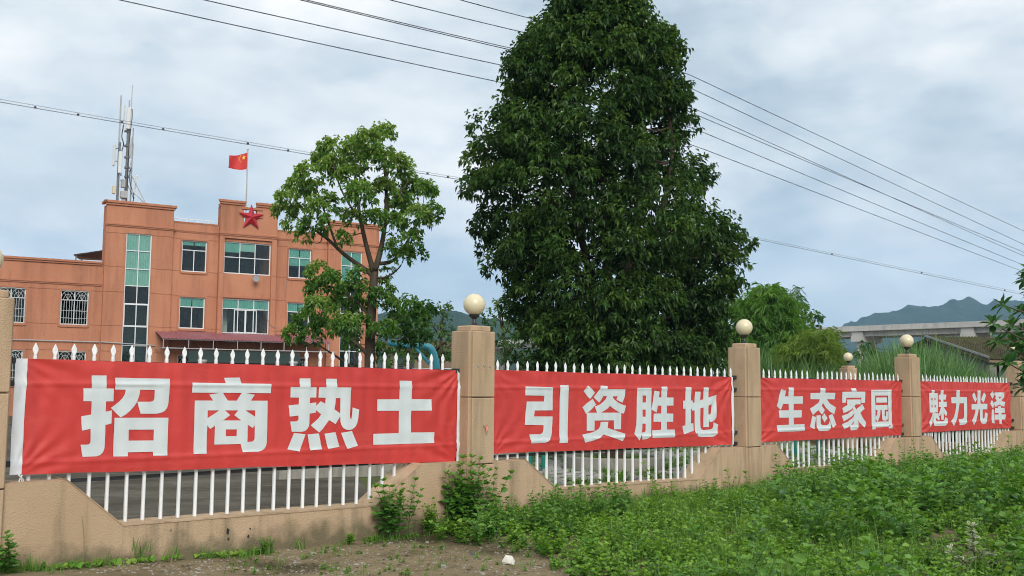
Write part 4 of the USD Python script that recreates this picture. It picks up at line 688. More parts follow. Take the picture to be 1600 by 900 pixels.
def bush(name, label, category, Yd, ells, look, seed, base=None, L=.16, W=.075, per=120, twig=.16, depth=.5, trunk=True, nl=7, group=None):
    r = np.random.default_rng(seed); C, Rr = [], []
    for x, y, q in ells:
        n = max(1, int(q / 9))
        for _ in range(n * 2 + 1): a, rr = r.uniform(0, 2 * np.pi), np.sqrt(r.uniform(0, 1)) * q * .72; C.append(at(x + rr * np.cos(a), y + rr * np.sin(a), Yd + r.normal(0, depth))); Rr.append(q * Yd / FP * r.uniform(.30, .55))
    C, Rr = np.array(C), np.array(Rr); bp = on_ground(base[0], 640) * [1, 1, 0] if False else np.array([*at(base, 600, Yd)[:2], 0.]); t = thing(name, label, category, bp, group)
    lm_, lt = clump_leaves(C, Rr, lambda c: np.array([bp[0], bp[1], c[2] - .5]), per, twig, L, W, r, nl=nl); obj('crown', lm_, M[look], t, tone=lt)
    if trunk:
        topz = C[:, 2].max(); main = [([bp, bp + [.1, 0, topz * .35], bp + [0, .1, topz * .7], C[np.argmax(C[:, 2])]], [.11, .09, .06, .02])]; nodes = smooth_line(main[0][0], 5)
        obj('trunk', limbs(main + twigs_to(C, Rr, nodes, r, .5, .03), 6), M['bark'], t, smooth=True)
    return t
bush('small_tree', 'small light green tree left of the second pillar, behind the blue pipe', 'tree', 34, [(690, 482, 16), (680, 505, 22), (698, 510, 16), (672, 530, 22), (692, 540, 22), (700, 560, 18), (660, 550, 18), (678, 565, 16), (706, 530, 10)], 'l_mid', 31, 688, L=.13, W=.07, per=120)
bush('small_tree', 'dark green shrub tree just right of the second pillar globe lamp', 'tree', 32, [(778, 482, 14), (772, 500, 18), (790, 510, 20), (780, 530, 24), (800, 545, 24), (785, 565, 24), (815, 560, 24), (812, 525, 16), (760, 520, 10)], 'l_mid', 32, 788, L=.14, W=.07, per=110)
bush('small_tree', 'bright green bushy tree low between the light green tree and the blue pipe', 'tree', 40, [(640, 530, 20), (622, 545, 18), (655, 512, 14), (660, 555, 18), (635, 562, 18), (610, 565, 14)], 'l_mid', 36, 640, L=.15, W=.08, per=100)
bush('hedge', 'dark hedge bushes filling the gap beneath the big tree', 'hedge', 36, [(840 + 40 * q, 562 + 6 * math.sin(q * 2.1), 30) for q in range(9)] + [(860 + 52 * q, 535 + 5 * math.sin(q * 3), 22) for q in range(6)], 'l_big', 33, 1000, L=.16, W=.08, per=80, depth=1.0, trunk=False)
bush('round_tree', 'small dark round tree rising right of the bamboo clump', 'tree', 68, [(1262, 490, 13), (1272, 500, 13), (1250, 505, 16), (1268, 515, 14), (1280, 498, 6), (1258, 480, 8), (1240, 490, 14)], 'l_mid', 34, 1262, L=.30, W=.16, per=40, depth=.8)
bush('round_tree', 'dark bush behind the small far globe lamp, below the viaduct', 'tree', 46, [(1350, 545, 10), (1358, 552, 12), (1342, 556, 10), (1368, 560, 10), (1408, 548, 12), (1422, 545, 10)], 'l_mid', 35, 1352, L=.2, W=.1, per=60)

def bamboo(label, Yd, ells, look, seed, base, L=.20, W=.026, per=70, culms=16, group='bamboo clumps beyond the wall'):
    r = np.random.default_rng(seed); bp = np.array([*at(base, 600, Yd)[:2], 0.]); t = thing('bamboo_clump', label, 'bamboo', bp, group); P, D, tn, cul = [], [], [], []
    for x, y, q in ells:
        n = int(per * q * q / 100)
        for _ in range(n):
            a, rr = r.uniform(0, 2 * np.pi), np.sqrt(r.uniform(0, 1)) * q; c = at(x + rr * np.cos(a), y + rr * np.sin(a), Yd + r.normal(0, .7)); d = unit(np.array([r.normal(), r.normal(), -.25 + .3 * r.normal()])); sp = r.uniform(.25, .55); b_ = r.uniform(.1, .9)
            for j in range(9): tt = j / 8; P.append(c + d * sp * tt - ZV * .12 * tt * tt); D.append(unit(d + r.normal(0, .55, 3) + [0, 0, -.35])); tn.append(np.clip(b_ + r.normal(0, .15), 0, 1))
        if len(cul) < culms: top = at(x + r.normal(0, q * .5), y - q * .4, Yd + r.normal(0, .6)); cul.append(([bp + [r.normal(0, .7), r.normal(0, .7), 0], (bp * [1, 1, 0] + top * [1, 1, 0]) / 2 * [1, 1, 0] + [r.normal(0, .3), r.normal(0, .3), top[2] * .72], top], [.035, .028, .008]))
    m_, t_ = leaves(np.array(P), np.array(D), L * r.uniform(.7, 1.3, len(P)), W * r.uniform(.8, 1.3, len(P)), .1, .3, tone=np.array(tn), r=r); obj('leaves', m_, M[look], t, tone=t_)
    for cc in cul: obj('culm', limbs([cc], 5), M['bamboo'], t, smooth=True)
    return t
bamboo('large bright green bamboo clump right of the big tree', 44, [(1195, 465, 22), (1180, 490, 26), (1210, 485, 26), (1225, 470, 16), (1190, 520, 30), (1220, 515, 28), (1240, 500, 18), (1170, 520, 26), (1205, 548, 30), (1236, 535, 22), (1175, 555, 26), (1160, 480, 18), (1212, 452, 10), (1150, 540, 24)], 'l_bamboo', 41, 1200, L=.26, W=.05, per=46)
bamboo('feathery bamboo tip sticking up beside the bright bamboo clump', 46, [(1243, 452, 7), (1238, 464, 7), (1234, 476, 8), (1247, 460, 4)], 'l_mid', 42, 1232, L=.24, W=.03, per=22, culms=4)
bamboo('low yellow green bamboo clump in front of the viaduct end', 38, [(1262, 530, 16), (1285, 528, 16), (1300, 545, 14), (1250, 548, 18), (1275, 555, 20), (1300, 562, 12), (1240, 565, 16), (1310, 570, 8), (1296, 516, 7), (1230, 545, 12)], 'l_ybamboo', 43, 1272, L=.22, W=.036, per=50)

# dark glossy shrub at the right edge, near the camera
r = np.random.default_rng(17); BY = 8.2
sb = thing('glossy_shrub', 'dark glossy leaved branch reaching in at the right edge of the picture', 'shrub', G(*at(1650, 900, BY)[:2]))
ros = [(1563, 474, 0), (1592, 484, .2), (1548, 503, -.2), (1577, 506, .1), (1596, 512, .3), (1556, 530, -.1), (1578, 530, .2), (1598, 534, 0), (1584, 553, .1), (1604, 560, .3), (1571, 564, -.1), (1598, 582, .0), (1598, 434, .2), (1608, 452, .3), (1605, 420, .1), (1612, 500, .4), (1618, 540, .2), (1622, 470, .3), (1594, 600, .1), (1615, 600, .2), (1635, 520, .3), (1630, 570, .1)]
P, D, L, tn = [], [], [], []; br = []; stem = [np.array(origin[sb]), at(1640, 760, BY), at(1630, 640, BY + .1), at(1640, 520, BY + .2), at(1622, 400, BY + .2)]; sl = smooth_line(stem, 10)
for x, y, d in ros:
    c = at(x, y, BY + d); s0 = sl[np.argmin(np.linalg.norm(sl - c, axis=1) + np.where(sl[:, 2] > c[2] - .05, .3, 0))]; ax = unit(c - s0 + [0, 0, .10]); br.append(([s0, (s0 + c) / 2 + [0, 0, -.02], c], [.009, .007, .004]))
    for ring, (n_, le, up) in enumerate(((5, .12, .2), (4, .10, .55), (3, .07, .9))):
        for q in range(n_):
            a = q * 2 * np.pi / n_ + ring * .7 + r.normal(0, .2); e1 = unit(np.cross(ax, ZV + [.1, .2, 0])); e2 = np.cross(ax, e1); P.append(c - ax * .02 * (2 - ring)); D.append(unit(e1 * np.cos(a) + e2 * np.sin(a) + ax * up)); L.append(le * .98 * r.uniform(.85, 1.15)); tn.append(np.clip(.35 + ring * .18 + r.normal(0, .15), 0, 1))
m_, t_ = leaves(np.array(P), np.array(D), np.array(L), np.array(L) * .46, .12, .12, 2, np.array(tn), r=r); obj('leaves', m_, M['l_bush'], sb, tone=t_)
obj('stem', limbs([(stem, [.022, .018, .014, .010, .005])] + br, 6), M['bark'], sb, smooth=True)

# ================================================================== THE SIDE FENCE AND THE PLAYGROUND
SROT = math.atan2(SIDED[1], SIDED[0])
for n_ in range(1, 5):
    c = SIDE0 + SIDED * S * n_ - SIDEN * .17
    place_pillar(['', 'small far pillar of the side fence, seen between the third and fourth pillars', 'side fence pillar hidden behind the third pillar of the front fence', 'tiny far pillar of the side fence, above the second banner', 'last far pillar of the side fence, screened by the big tree'][n_], ['', 'small far globe lamp seen left of the fourth pillar', 'far globe lamp hidden behind the third pillar', 'tiny far globe lamp just above the second banner', 'farthest globe lamp of the side fence, screened by the big tree'][n_], c, SROT)
for n_ in range(4):
    o = SIDE0 + SIDED * S * n_; sf = lambda v: (lambda v: o + v[:, :1] * SIDED + v[:, 1:2] * SIDEN + v[:, 2:3] * ZV)(np.asarray(v, float)); SFm = lambda m_: to(m_, sf)
    t = thing('side_fence_panel', ['nearest white picket panel of the side fence, seen through the fourth bay', 'second white picket panel of the side fence, behind the third banner', 'third white picket panel of the side fence, far back', 'farthest white picket panel of the side fence'][n_], 'fence panel', o, 'white picket fence panels of the side fence')
    for u in np.arange(.55, S, .176): obj('picket', SFm(picket(u, wall_top(dict(c=(1.1, 5.2), l=(1.6, 4.7), led=(.3, .3), sh=(.72, .72)), u) - .02, 1.965, 0)), M['white'], t)
    for h in RAILS: obj('rail', SFm(bx(.4, S, .02, .05, h - .017, h + .017)), M['black'], t)
    w = thing('side_wall', ['nearest length of tan low wall of the side fence', 'second length of tan low wall of the side fence', 'third length of tan low wall of the side fence', 'farthest length of tan low wall of the side fence'][n_], 'low wall', o, 'low walls of the side fence')
    obj('wall_body', SFm(low_wall(.40, S - .005, .72, .72, 1.6, 4.7, 1.1, 5.2, .3, .3, -.17, .17)), M['wall'], w)
# blue bent pipe of a sports stand
bp = at(678, 600, 29.0); bp[2] = 0; q = lambda x, y, d=0: at(x, y, 29.0 + d)
bs = thing('sports_stand', 'bent light blue steel pipe stand with a diagonal brace, left of the second pillar', 'sports stand', bp)
obj('post', tube(smooth_line([bp, q(682, 590), q(681, 566), q(676, 549), q(669, 542), q(664, 540)], 6), .10, 12), M['blue'], bs, smooth=True)
obj('arm', tube([q(668, 541.5), q(650, 540.5), q(628, 540), q(606, 536)], [.085, .08, .075, .075], 10), M['blue'], bs, smooth=True)
obj('brace', tube([q(649, 543), q(662, 558), q(677, 575)], .045, 8), M['blue'], bs, smooth=True); obj('base_plate', cham(bp[0] - .4, bp[0] + .4, bp[1] - .5, bp[1] + .5, .03, .12, .01), M['blue'], bs)
# exercise equipment half hidden behind the banners
def rig(label, pts, Yd, extra): 
    t = thing('exercise_frame', label, 'exercise equipment', [*at(pts[0], 700, Yd)[:2], 0], 'outdoor exercise equipment')
    for x in pts: b = at(x, 700, Yd) * [1, 1, 0]; obj('post', tube([b, b + [0, 0, 1.55]], .055, 10), M['green'], t, smooth=True)
    a, b = at(pts[0], 700, Yd) * [1, 1, 0], at(pts[-1], 700, Yd) * [1, 1, 0]; obj('top_bar', tube([a + [0, 0, 1.5], b + [0, 0, 1.5]], .04, 8), M['green'], t, smooth=True)
    for nm, m_ in extra(a, b): obj(nm, m_, M['yel'], t)
    return t
rig('two dark green exercise posts behind the left end of the second banner', [828, 850], 20.3, lambda a, b: [('hand_bar', tube([a + [0, .1, 1.2], b + [0, .1, 1.2]], .02, 6))])
def seat(a, b):
    w = b - a; out = [('seat_plank', cham(min(a[0], b[0]) - .25, max(a[0], b[0]) + .05, a[1] - .2, a[1] + .2, .52, .58, .01))]
    for f_ in (-.08, .15, .35, .80): p = a + w * f_; out.append(('hanger', tube([p + [0, 0, .56], p + [0, 0, 1.5]], .028, 6)))
    return out
rig('green posts with a yellow swing seat under the third banner', [1242, 1279], 25.5, seat)

# ================================================================== FAR BACKGROUND
# old house with a tiled roof behind the light green tree
HY = 66.; q = lambda x, y, d=0: at(x, y, HY + d)
oh = thing('old_house', 'old brown brick house with a grey tile roof behind the blue pipe', 'house', [*at(650, 600, HY)[:2], 0])
a, b = q(600, 580), q(720, 580); W0, W1 = a[0], b[0]; ev = float(q(650, 549)[2]); rd = float(q(650, 531)[2])
obj('wall', cat([bx(W0, W1, HY, HY + 6, -.1, ev)]), M['oldwall'], oh)
rows = []
for n_ in range(14):
    f0 = n_ / 14; rows.append(trimesh.convex.convex_hull(np.array([(x, HY - .5 + 3.5 * (f0 + d), ev - .05 + (rd - ev) * (f0 + d) + e) for x in (W0 - .3, W1 + .3) for d, e in ((-.005, .03), (.075, 0), (-.005, .10), (.075, .07))])))
obj('roof', cat(rows), M['tiles'], oh); obj('rear_roof', trimesh.convex.convex_hull(np.array([(x, y_, z_ + e) for x in (W0 - .3, W1 + .3) for y_, z_ in ((HY + 3, rd), (HY + 6.5, ev)) for e in (0, .08)])), M['tiles'], oh)
for x in (596, 617, 634): p = q(x, 568); obj('window', cham(p[0], p[0] + .55, HY - .03, HY + .05, p[2] - .35, p[2] + .55, .01), M['inside'], oh)
lw = thing('yard_wall', 'low pinkish wall at the far side of the yard, left of the second pillar', 'wall', [*at(640, 600, 52)[:2], 0]); a, b = at(590, 577, 52), at(712, 577, 52)
obj('wall_body', bx(a[0], b[0], 52, 52.2, -.1, a[2]), M['pinkwall'], lw); obj('coping', cham(a[0], b[0], 51.95, 52.25, a[2], a[2] + .07, .01), M['hem'], lw)
kr = [on_ground(x, y, .03) for x, y in ((512, 746), (640, 740))]; kd = unit(kr[1] - kr[0]); kn = np.array([-kd[1], kd[0], 0])
kb = thing('yard_kerb', 'long grey concrete kerb across the yard, low under the nearest banner', 'kerb', kr[0])
kv = lambda v: (lambda v: kr[0] + v[:, :1] * kd + v[:, 1:2] * kn + v[:, 2:3] * ZV)(np.asarray(v, float))
for n_ in range(5): obj('kerb_stone', to(cham(-.9 + n_ * .99, .08 + n_ * .99, 0, .18, -.1, .40, .012), kv), M['kerb'], kb)
# tiled shed beyond the side fence
SHY = 40.; q = lambda x, y, d=0: at(x, y, SHY + d)
A, Bq, Cc = q(1446, 528, 2.0), q(1546, 562, -1.5), q(1640, 530, 2.0); Dd = q(1650, 566, -1.5)
sh = thing('tiled_shed', 'old shed with a mossy tiled roof below the viaduct at the right', 'shed', [*q(1560, 600)[:2], 0])
rows = []; nr, nc = 22, 40
for i in range(nr):
    f0, f1 = i / nr, (i + 1.12) / nr
    for j in range(nc):
        g0, g1 = j / nc, (j + .92) / nc; pt = lambda f, g: (A * (1 - f) + Bq * f) * (1 - g) + (Cc * (1 - f) + Dd * f) * g
        lift = .03 * rng.random(); mid = ZV * (.075 + lift)
        v = [pt(f0, g0), pt(f0, (g0 + g1) / 2) + mid * .6, pt(f0, g1), pt(f1, g0) + ZV * .05, pt(f1, (g0 + g1) / 2) + mid + ZV * .05, pt(f1, g1) + ZV * .05]
        rows.append(raw(v, [(0, 3, 4), (0, 4, 1), (1, 4, 5), (1, 5, 2), (3, 0, 2), (3, 2, 5), (3, 5, 4)]))
obj('roof_tiles', cat(rows), M['tiles'], sh, kind='stuff')
obj('roof_deck', trimesh.convex.convex_hull(np.array([p - ZV * e for p in (A, Bq, Cc, Dd) for e in (.02, .10)])), M['oldwall'], sh)
A2, C2 = A * 2 - Bq, Cc * 2 - Dd; A2[2] = Bq[2]; C2[2] = Dd[2]; obj('rear_roof', trimesh.convex.convex_hull(np.array([p - ZV * e for p in (A, A2, Cc, C2) for e in (0, .10)])), M['tiles'], sh)
g = np.array([Bq, A, A2]) + (Cc - A) * .05; low = g * [1, 1, 0] + [0, 0, -.1]; g[:, 2] -= .12
obj('wall', cat([trimesh.convex.convex_hull(np.vstack([g, low[[0, 2]], g + (Cc - A) * .02, low[[0, 2]] + (Cc - A) * .02])), trimesh.convex.convex_hull(np.vstack([[Bq - ZV * .2, Dd - ZV * .2, (Bq) * [1, 1, 0], Dd * [1, 1, 0]], np.array([Bq - ZV * .2, Dd - ZV * .2, Bq * [1, 1, 0], Dd * [1, 1, 0]]) + unit(A - Bq) * [1, 1, 0] * .2])) ]), M['greywall'], sh)
obj('verge', tube([A + ZV * .06, Bq + ZV * .06], .07, 6), M['dpole'], sh)
# viaduct: girders on piers
v0, v1 = at(1270, 512.3, 165.), at(1640, 495.5, 128.); vz = 11.95
def vp(x, y, Yv): 
    p = at(x, y, Yv); return p
# top edge: two points whose height agrees
hz = lambda x, y, Yv: at(x, y, Yv)[2]
Y1 = 250.; z1 = hz(1300, 511, Y1); from scipy.optimize import brentq
Y2 = brentq(lambda Yv: hz(1600, 499, Yv) - z1, 40, 700); Pa, Pb = at(1300, 511, Y1), at(1600, 499, Y2); vd = unit((Pb - Pa) * [1, 1, 0]); vn = np.array([-vd[1], vd[0], 0]); vn *= np.sign(vn[1])
vf = lambda v: (lambda v: Pa * [1, 1, 0] + v[:, :1] * vd + v[:, 1:2] * vn + v[:, 2:3] * ZV)(np.asarray(v, float)); VF = lambda m_: to(m_, vf)
def vu(x, y): p = at(x, y, 1.); r_ = ray(x, y); k_ = (Pa @ vn) / (r_ @ vn); return (EYE + r_ * k_ - Pa) @ vd
vz = float(z1); span = vu(1510, 520) - vu(1338, 520); up0_ = vu(1339, 520)
vt = thing('viaduct', 'grey concrete viaduct crossing in front of the mountain at the right', 'viaduct', Pa * [1, 1, 0])
for n_ in range(-6, 5):
    ua, ub = up0_ + n_ * span, up0_ + (n_ + 1) * span
    for pc in range(3): obj('parapet', VF(cham(ua + .02 + pc * span / 3, ua + (pc + 1) * span / 3 - .02, -.25, .0, vz - 1.05, vz + (.02 if pc == 1 else 0), .03)), M['viaduct'], vt)
    obj('deck', VF(bx(ua, ub, -.35, 11, vz - 1.25, vz - .95)), M['viaduct'], vt)
    for kk in (.85, 3.8, 6.8, 9.8): obj('girder', VF(cat([bx(ua + .9, ub - .9, kk, kk + .5, vz - 2.5, vz - 1.25)] + [bx(ua + f_ * span, ua + f_ * span + .3, kk - .18, kk + .66, vz - 2.5, vz - 1.24) for f_ in (.07, .2, .42, .64, .86)])), M['viaduct'], vt)
    pr = obj('pier', VF(cat([bx(ua - 1.5, ua + 1.5, -.2, 10.6, vz - 3.75, vz - 2.52), bx(ua - 1.4, ua + 1.4, .05, 1.0, vz - 2.52, vz - 1.24)])), M['viaduct'], vt)
    for kk in (1.6, 8.6): obj('column', VF(revolve([(0, -1), (.85, -1), (.85, vz - 3.76), (0, vz - 3.76)], (ua, kk, 0), 20)), M['viaduct'], pr, smooth=50)
# mountains
def ridge(name, label_px, Yd, depth, look, base_drop=0, seed=3, rough=1.0):
    P = np.array([at(x, y, Yd) for x, y in label_px]); n = 420; xs = np.linspace(P[0, 0], P[-1, 0], n); zs = np.interp(xs, P[:, 0], P[:, 2]); nd = 100; ts = np.linspace(-1, 1, nd)
    Xm, Tm = np.meshgrid(xs, ts, indexing='ij'); prof_ = np.clip(1 - np.abs(Tm), 0, 1); Ym = Yd + Tm * depth
    nn = meshkit.fbm(np.stack([Xm / depth * 3.2, Ym / depth * 3.2, 0 * Xm], -1), 5, seed) - .5; fine = meshkit.fbm(np.stack([Xm / depth * 30, Ym / depth * 30, 0 * Xm], -1), 3, seed + 4) - .5
    Zm = zs[:, None] * (prof_ ** .85) * (1 + nn * .55 * (1 - prof_ ** 3) * rough) + fine * depth * .034 * rough - 5; i, j = np.meshgrid(np.arange(n - 1), np.arange(nd - 1), indexing='ij'); a = i * nd + j
    obj(name, (np.stack([Xm, Ym, Zm], -1).reshape(-1, 3), np.stack([a, a + nd, a + nd + 1, a + 1], -1).reshape(-1, 4)), M[look], smooth=True, kind='structure')
ridge('mountain', [(1180, 575), (1230, 550), (1280, 528), (1316, 509), (1340, 499), (1365, 487), (1395, 481), (1415, 474), (1432, 474), (1450, 477), (1475, 472.5), (1490, 470), (1512, 463), (1524, 467), (1532, 472), (1545, 471), (1570, 466.5), (1600, 470), (1680, 458), (1800, 490), (1950, 560)], 2300, 900, 'hill', seed=8)
ridge('hill', [(300, 590), (420, 545), (520, 505), (600, 484), (660, 476), (692, 477.5), (715, 479), (740, 484), (765, 492), (800, 497), (860, 520), (960, 560), (1100, 585)], 1150, 420, 'hill2', seed=12)
ridge('hill', [(1040, 600), (1150, 572), (1230, 552), (1330, 540), (1430, 545), (1540, 540), (1700, 545), (1900, 590)], 1500, 300, 'hill2', seed=15, rough=.8)

# ================================================================== WIRES
def wire(label, pts, rad=.014, sag=.0, group='power cables overhead', m_='wire', dy=0.):
    P = [at(x, y, Yd) for x, y, Yd in pts]; out = []
    for a, b in zip(P[:-1], P[1:]): t = np.linspace(0, 1, 25)[:, None]; seg = a * (1 - t) + b * t - ZV * sag * 4 * t * (1 - t); out.append(seg)
    m_ = obj('power_cable', cat([tube(s_, rad, 5) for s_ in out]), M[m_], label=label, category='cable', group=group)
K = 30.
wire('lowest dark cable of the upper bundle, passing behind the big tree', [(70, -26, 21), (850, 143, K), (1102, 234, 36), (1602, 425.5, 62)], .0125, .02)
wire('second lowest dark cable of the upper bundle', [(195, -28, 21), (850, 116, K), (1097, 206, 36), (1602, 415.5, 62)], .0125, .02)
wire('dark cable of the upper bundle that crosses its neighbour at the right', [(360, -27, 21), (850, 90, K), (1068, 171, 36), (1602, 395, 62)], .0125, .02)
wire('dark cable of the upper bundle, upper one of the crossing pair', [(364, -28, 20.6), (850, 87, K), (1063, 160, 36), (1602, 401, 62)], .0115, .02)
wire('second highest dark cable of the upper bundle', [(500, -28, 21), (850, 58, K), (1080, 138, 36), (1602, 383, 62)], .0125, .02)
wire('highest dark cable of the upper bundle, right of the big tree top', [(620, -28, 21), (850, 34, K), (1078, 117, 36), (1602, 362, 62)], .0125, .02)
t1 = [(-40, 148, 34), (485, 238.5, 38), (715, 277, 42), (1172, 369, 52), (1640, 466, 66)]; t2 = [(-40, 152.5, 34), (485, 242, 38), (715, 280, 42), (1172, 371.5, 52), (1640, 469, 66)]
wire('upper strand of the thin twin cable behind the light green tree', t1, .008, .01, 'strands of the thin twin cable', 'wire2'); wire('lower strand of the thin twin cable behind the light green tree', t2, .013, .01, 'strands of the thin twin cable', 'wire2')
for x, nm in ((55, 'far left, nearest the picture edge'), (122, 'second from the left picture edge'), (190.5, 'in front of the antenna masts'), (255, 'first one right of the antenna masts'), (387, 'right above the flag'), (450, 'last one before the light green tree'), (545, 'inside the light green crown'), (668, 'just right of the light green tree'), (700, 'just left of the big tree'), (1300, 'first one right of the big tree'), (1440, 'midway between big tree and right edge'), (1570, 'nearest the right picture edge')):
    Yq = float(np.interp(x, [q_[0] for q_ in t2], [q_[2] for q_ in t2])); y = float(np.interp(x, [q_[0] for q_ in t2], [q_[1] for q_ in t2])); c = at(x, y - 1.0, Yq)
    b = trimesh.creation.icosphere(1, .042); b.apply_scale([1.2, .8, 1.2]); b.apply_translation(c); obj('cable_clamp', b, M['black'], label='small dark clamp on the thin twin cable, ' + nm, category='clamp', group='clamps on the thin twin cable')

# ================================================================== UNDERGROWTH
r = np.random.default_rng(99)
def herb(seed, H=.45, pairs=7, L=.085, W=.045, spread=1.0, side=3, bare=.25):
    """A leafy weed: a stem with opposite leaves and side shoots, about H tall."""
    r = np.random.default_rng(seed); P, D, Ls, tn = [], [], [], []; st = []
    def shoot(p0, d, h, n, sc):
        bend = r.normal(0, .12, 3) * [1, 1, 0]; pts = [p0 + d * h * t + bend * h * t * t for t in np.linspace(0, 1, 5)]; st.append(tube(pts, np.linspace(.0045, .0015, 5) * sc, 4, False))
        for j in range(n):
            t = bare + (1 - bare) * j / max(n - 1, 1); c = p0 + d * h * t + bend * h * t * t; a0 = j * 1.57 + r.normal(0, .4); le = L * sc * (1.0 - .45 * t * t) * r.uniform(.8, 1.15)
            for a in (a0, a0 + np.pi): P.append(c); D.append([np.cos(a), np.sin(a), .25 + .45 * t + r.normal(0, .15)]); Ls.append(le); tn.append(np.clip(.30 + .45 * t + r.normal(0, .15), 0, 1))
        for a in r.uniform(0, 6.28, 3): P.append(p0 + d * h + bend * h); D.append([np.cos(a) * .6, np.sin(a) * .6, .8]); Ls.append(L * sc * .55); tn.append(.85)
    shoot(np.zeros(3), unit(np.array([r.normal(0, .1), r.normal(0, .1), 1])), H, pairs, 1.0)
    for _ in range(side): a = r.uniform(0, 6.28); shoot(np.array([0, 0, H * r.uniform(.05, .4)]), unit(np.array([np.cos(a) * .55 * spread, np.sin(a) * .55 * spread, .8])), H * r.uniform(.4, .75), max(3, pairs - 3), .8)
    m_, t_ = leaves(np.array(P), np.array(D), np.array(Ls), np.array(Ls) * W / L, .10, .30, 2, np.array(tn), r=r); s_ = cat(st); return raw(np.vstack([m_.vertices, s_.vertices]), np.vstack([m_.faces, s_.faces + len(m_.vertices)])), np.concatenate([t_, np.full(len(s_.vertices), .1)])
def tuft(seed, n=26, L=.34, W=.007, rad=.05, bend=.7):
    r = np.random.default_rng(seed); a = r.uniform(0, 6.28, n); P = np.stack([r.normal(0, rad, n), r.normal(0, rad, n), 0 * a], 1); return blades(P, np.stack([np.cos(a), np.sin(a), 0 * a], 1), L * r.uniform(.5, 1.15, n), W * r.uniform(.7, 1.3, n), bend * r.uniform(.3, 1.4, n), 4, r=r)
def heart(P, D, L, tilt, tone, r):
    """Flat heart-shaped leaves."""
    n = len(P); D = unit(D); Nn = unit(np.stack([r.normal(0, tilt, n), -.55 + r.normal(0, tilt, n), np.ones(n)], 1)); D = unit(D - Nn * (D * Nn).sum(1, keepdims=True)); S_ = np.cross(Nn, D)
    sh = np.array([(0, 0), (.42, -.16), (.56, .10), (.46, .42), (0, 1.0), (-.46, .42), (-.56, .10), (-.42, -.16)]); v = P[:, None] + L[:, None, None] * (sh[None, :, 0, None] * S_[:, None] + sh[None, :, 1, None] * D[:, None] + (np.abs(sh[:, 0]) * .22)[None, :, None] * Nn[:, None])
    f = np.array([(0, q, q + 1) for q in range(1, 7)]); return raw(v.reshape(-1, 3), (f[None] + np.arange(n)[:, None, None] * 8).reshape(-1, 3)), np.repeat(tone, 8)
def hearts(seed, n=14):
    r = np.random.default_rng(seed); P = np.stack([r.normal(0, .12, n), r.normal(0, .12, n), r.uniform(.06, .2, n)], 1); return heart(P, np.stack([r.normal(size=n), r.normal(size=n), -.2 + 0 * P[:, 0]], 1), r.uniform(.03, .05, n), .35, r.uniform(.1, 1, n), r)
def uk(P): return P[:, 0] * DV[0] + P[:, 1] * DV[1], P[:, 0] * NV[0] + P[:, 1] * NV[1] - FD
def weed_area(n, r, kmin=-8.5, kmax=-.12, u0=6.5, u1=44):
    """Points where the photograph shows weeds in front of the wall: thinning into the dirt at the left, thick to the right."""
    u, k = r.uniform(u0, u1, n), kmax - (kmax - kmin) * r.uniform(0, 1, n) ** 1.25; P = fence_m(np.stack([u, k, 0 * u], 1)); q = (P - EYE); d = q @ FW; x = 800 + FP * (q @ RT) / np.maximum(d, .1); y = 450 - FP * (q @ UPV) / np.maximum(d, .1)
    edge = np.interp(y, [760, 800, 835, 850, 868, 885, 905, 960], [610, 640, 655, 720, 835, 862, 880, 900]) + 30 * (meshkit.fbm(P * 1.7, 3, 4) - .5)
    return P[(d > 5) & (x > edge) & (x < 2150) & (y < 1010)], x
def place(P): P = P.copy(); P[:, 2] = ground_h(P[:, 0], P[:, 1]) - .015; return P
def pxof(P): q = P - EYE; d = q @ FW; return 800 + FP * (q @ RT) / d, 450 - FP * (q @ UPV) / d
# low leafy ground cover
P, _ = weed_area(18000, r, -8.5, -.05); x, y = pxof(P); f = meshkit.fbm(P * .9, 3, 14); P = place(P[r.random(len(P)) < .45 + .55 * (f > .45)]); n = len(P)
scatter('ground_cover', [(f'low_weed_{q}' if q else 'low_weed', *herb(60 + q, .20, 6, .082, .040, 1.4, 5, .1), M['l_low']) for q in range(3)] + [('heart_weed', *hearts(70, 12), M['l_heart'])], P, r.uniform(0, 6.28, n), r.uniform(.6, 1.15, n), 'low bright green leafy ground cover carpeting the verge in front of the wall', 'ground cover', r.normal(0, .15, (n, 2)), r.choice(4, n, p=[.33, .31, .28, .08]))
# taller leafy weeds, thicker along the wall and to the right
P, _ = weed_area(10800, r, -8.5, -.12); x, y = pxof(P); u, k = uk(P); f = meshkit.fbm(P * .55, 3, 24)
w = np.clip((x - 900) / 350, .10, 1) * np.clip((f - .36) * 5, .12, 1) + 1.4 * ((k > -1.1) & (x > 745) & (x < 990)) + .5 * ((k > -.9) & (x > 1230)); keep = (r.random(len(P)) < w * .50) & ~((np.abs(x - 1520) < 80) & (y > 858)); P, x, k = place(P[keep]), x[keep], k[keep]; n = len(P)
sc = r.uniform(.5, 1.3, n) * np.interp(x, [700, 1000, 1250, 1600], [.80, .66, .85, 1.05]) * np.where((k > -2.2) & (x > 1380), .72, 1)
scatter('leafy_weeds', [(f'leafy_weed_{q}' if q else 'leafy_weed', *herb(80 + q, .40 + .06 * q, 7 + q % 2, .128, (.066, .052, .072, .030)[q], 1.0, 3 + q % 2), M['l_herb']) for q in range(4)] + [(f'broad_weed_{q}' if q else 'broad_weed', *herb(86 + q, .46, 5, .185, .095, .8, 2, .35), M['l_herb']) for q in range(2)], P, r.uniform(0, 6.28, n), sc, 'tall leafy dark green weeds growing thick on the verge at the right', 'weeds', r.normal(0, .16, (n, 2)), np.where((r.random(n) < np.clip((x - 1080) / 500, 0, .55)) & (pxof(P)[1] > 770), r.integers(4, 6, n), r.choice(4, n, p=[.34, .26, .24, .16])))
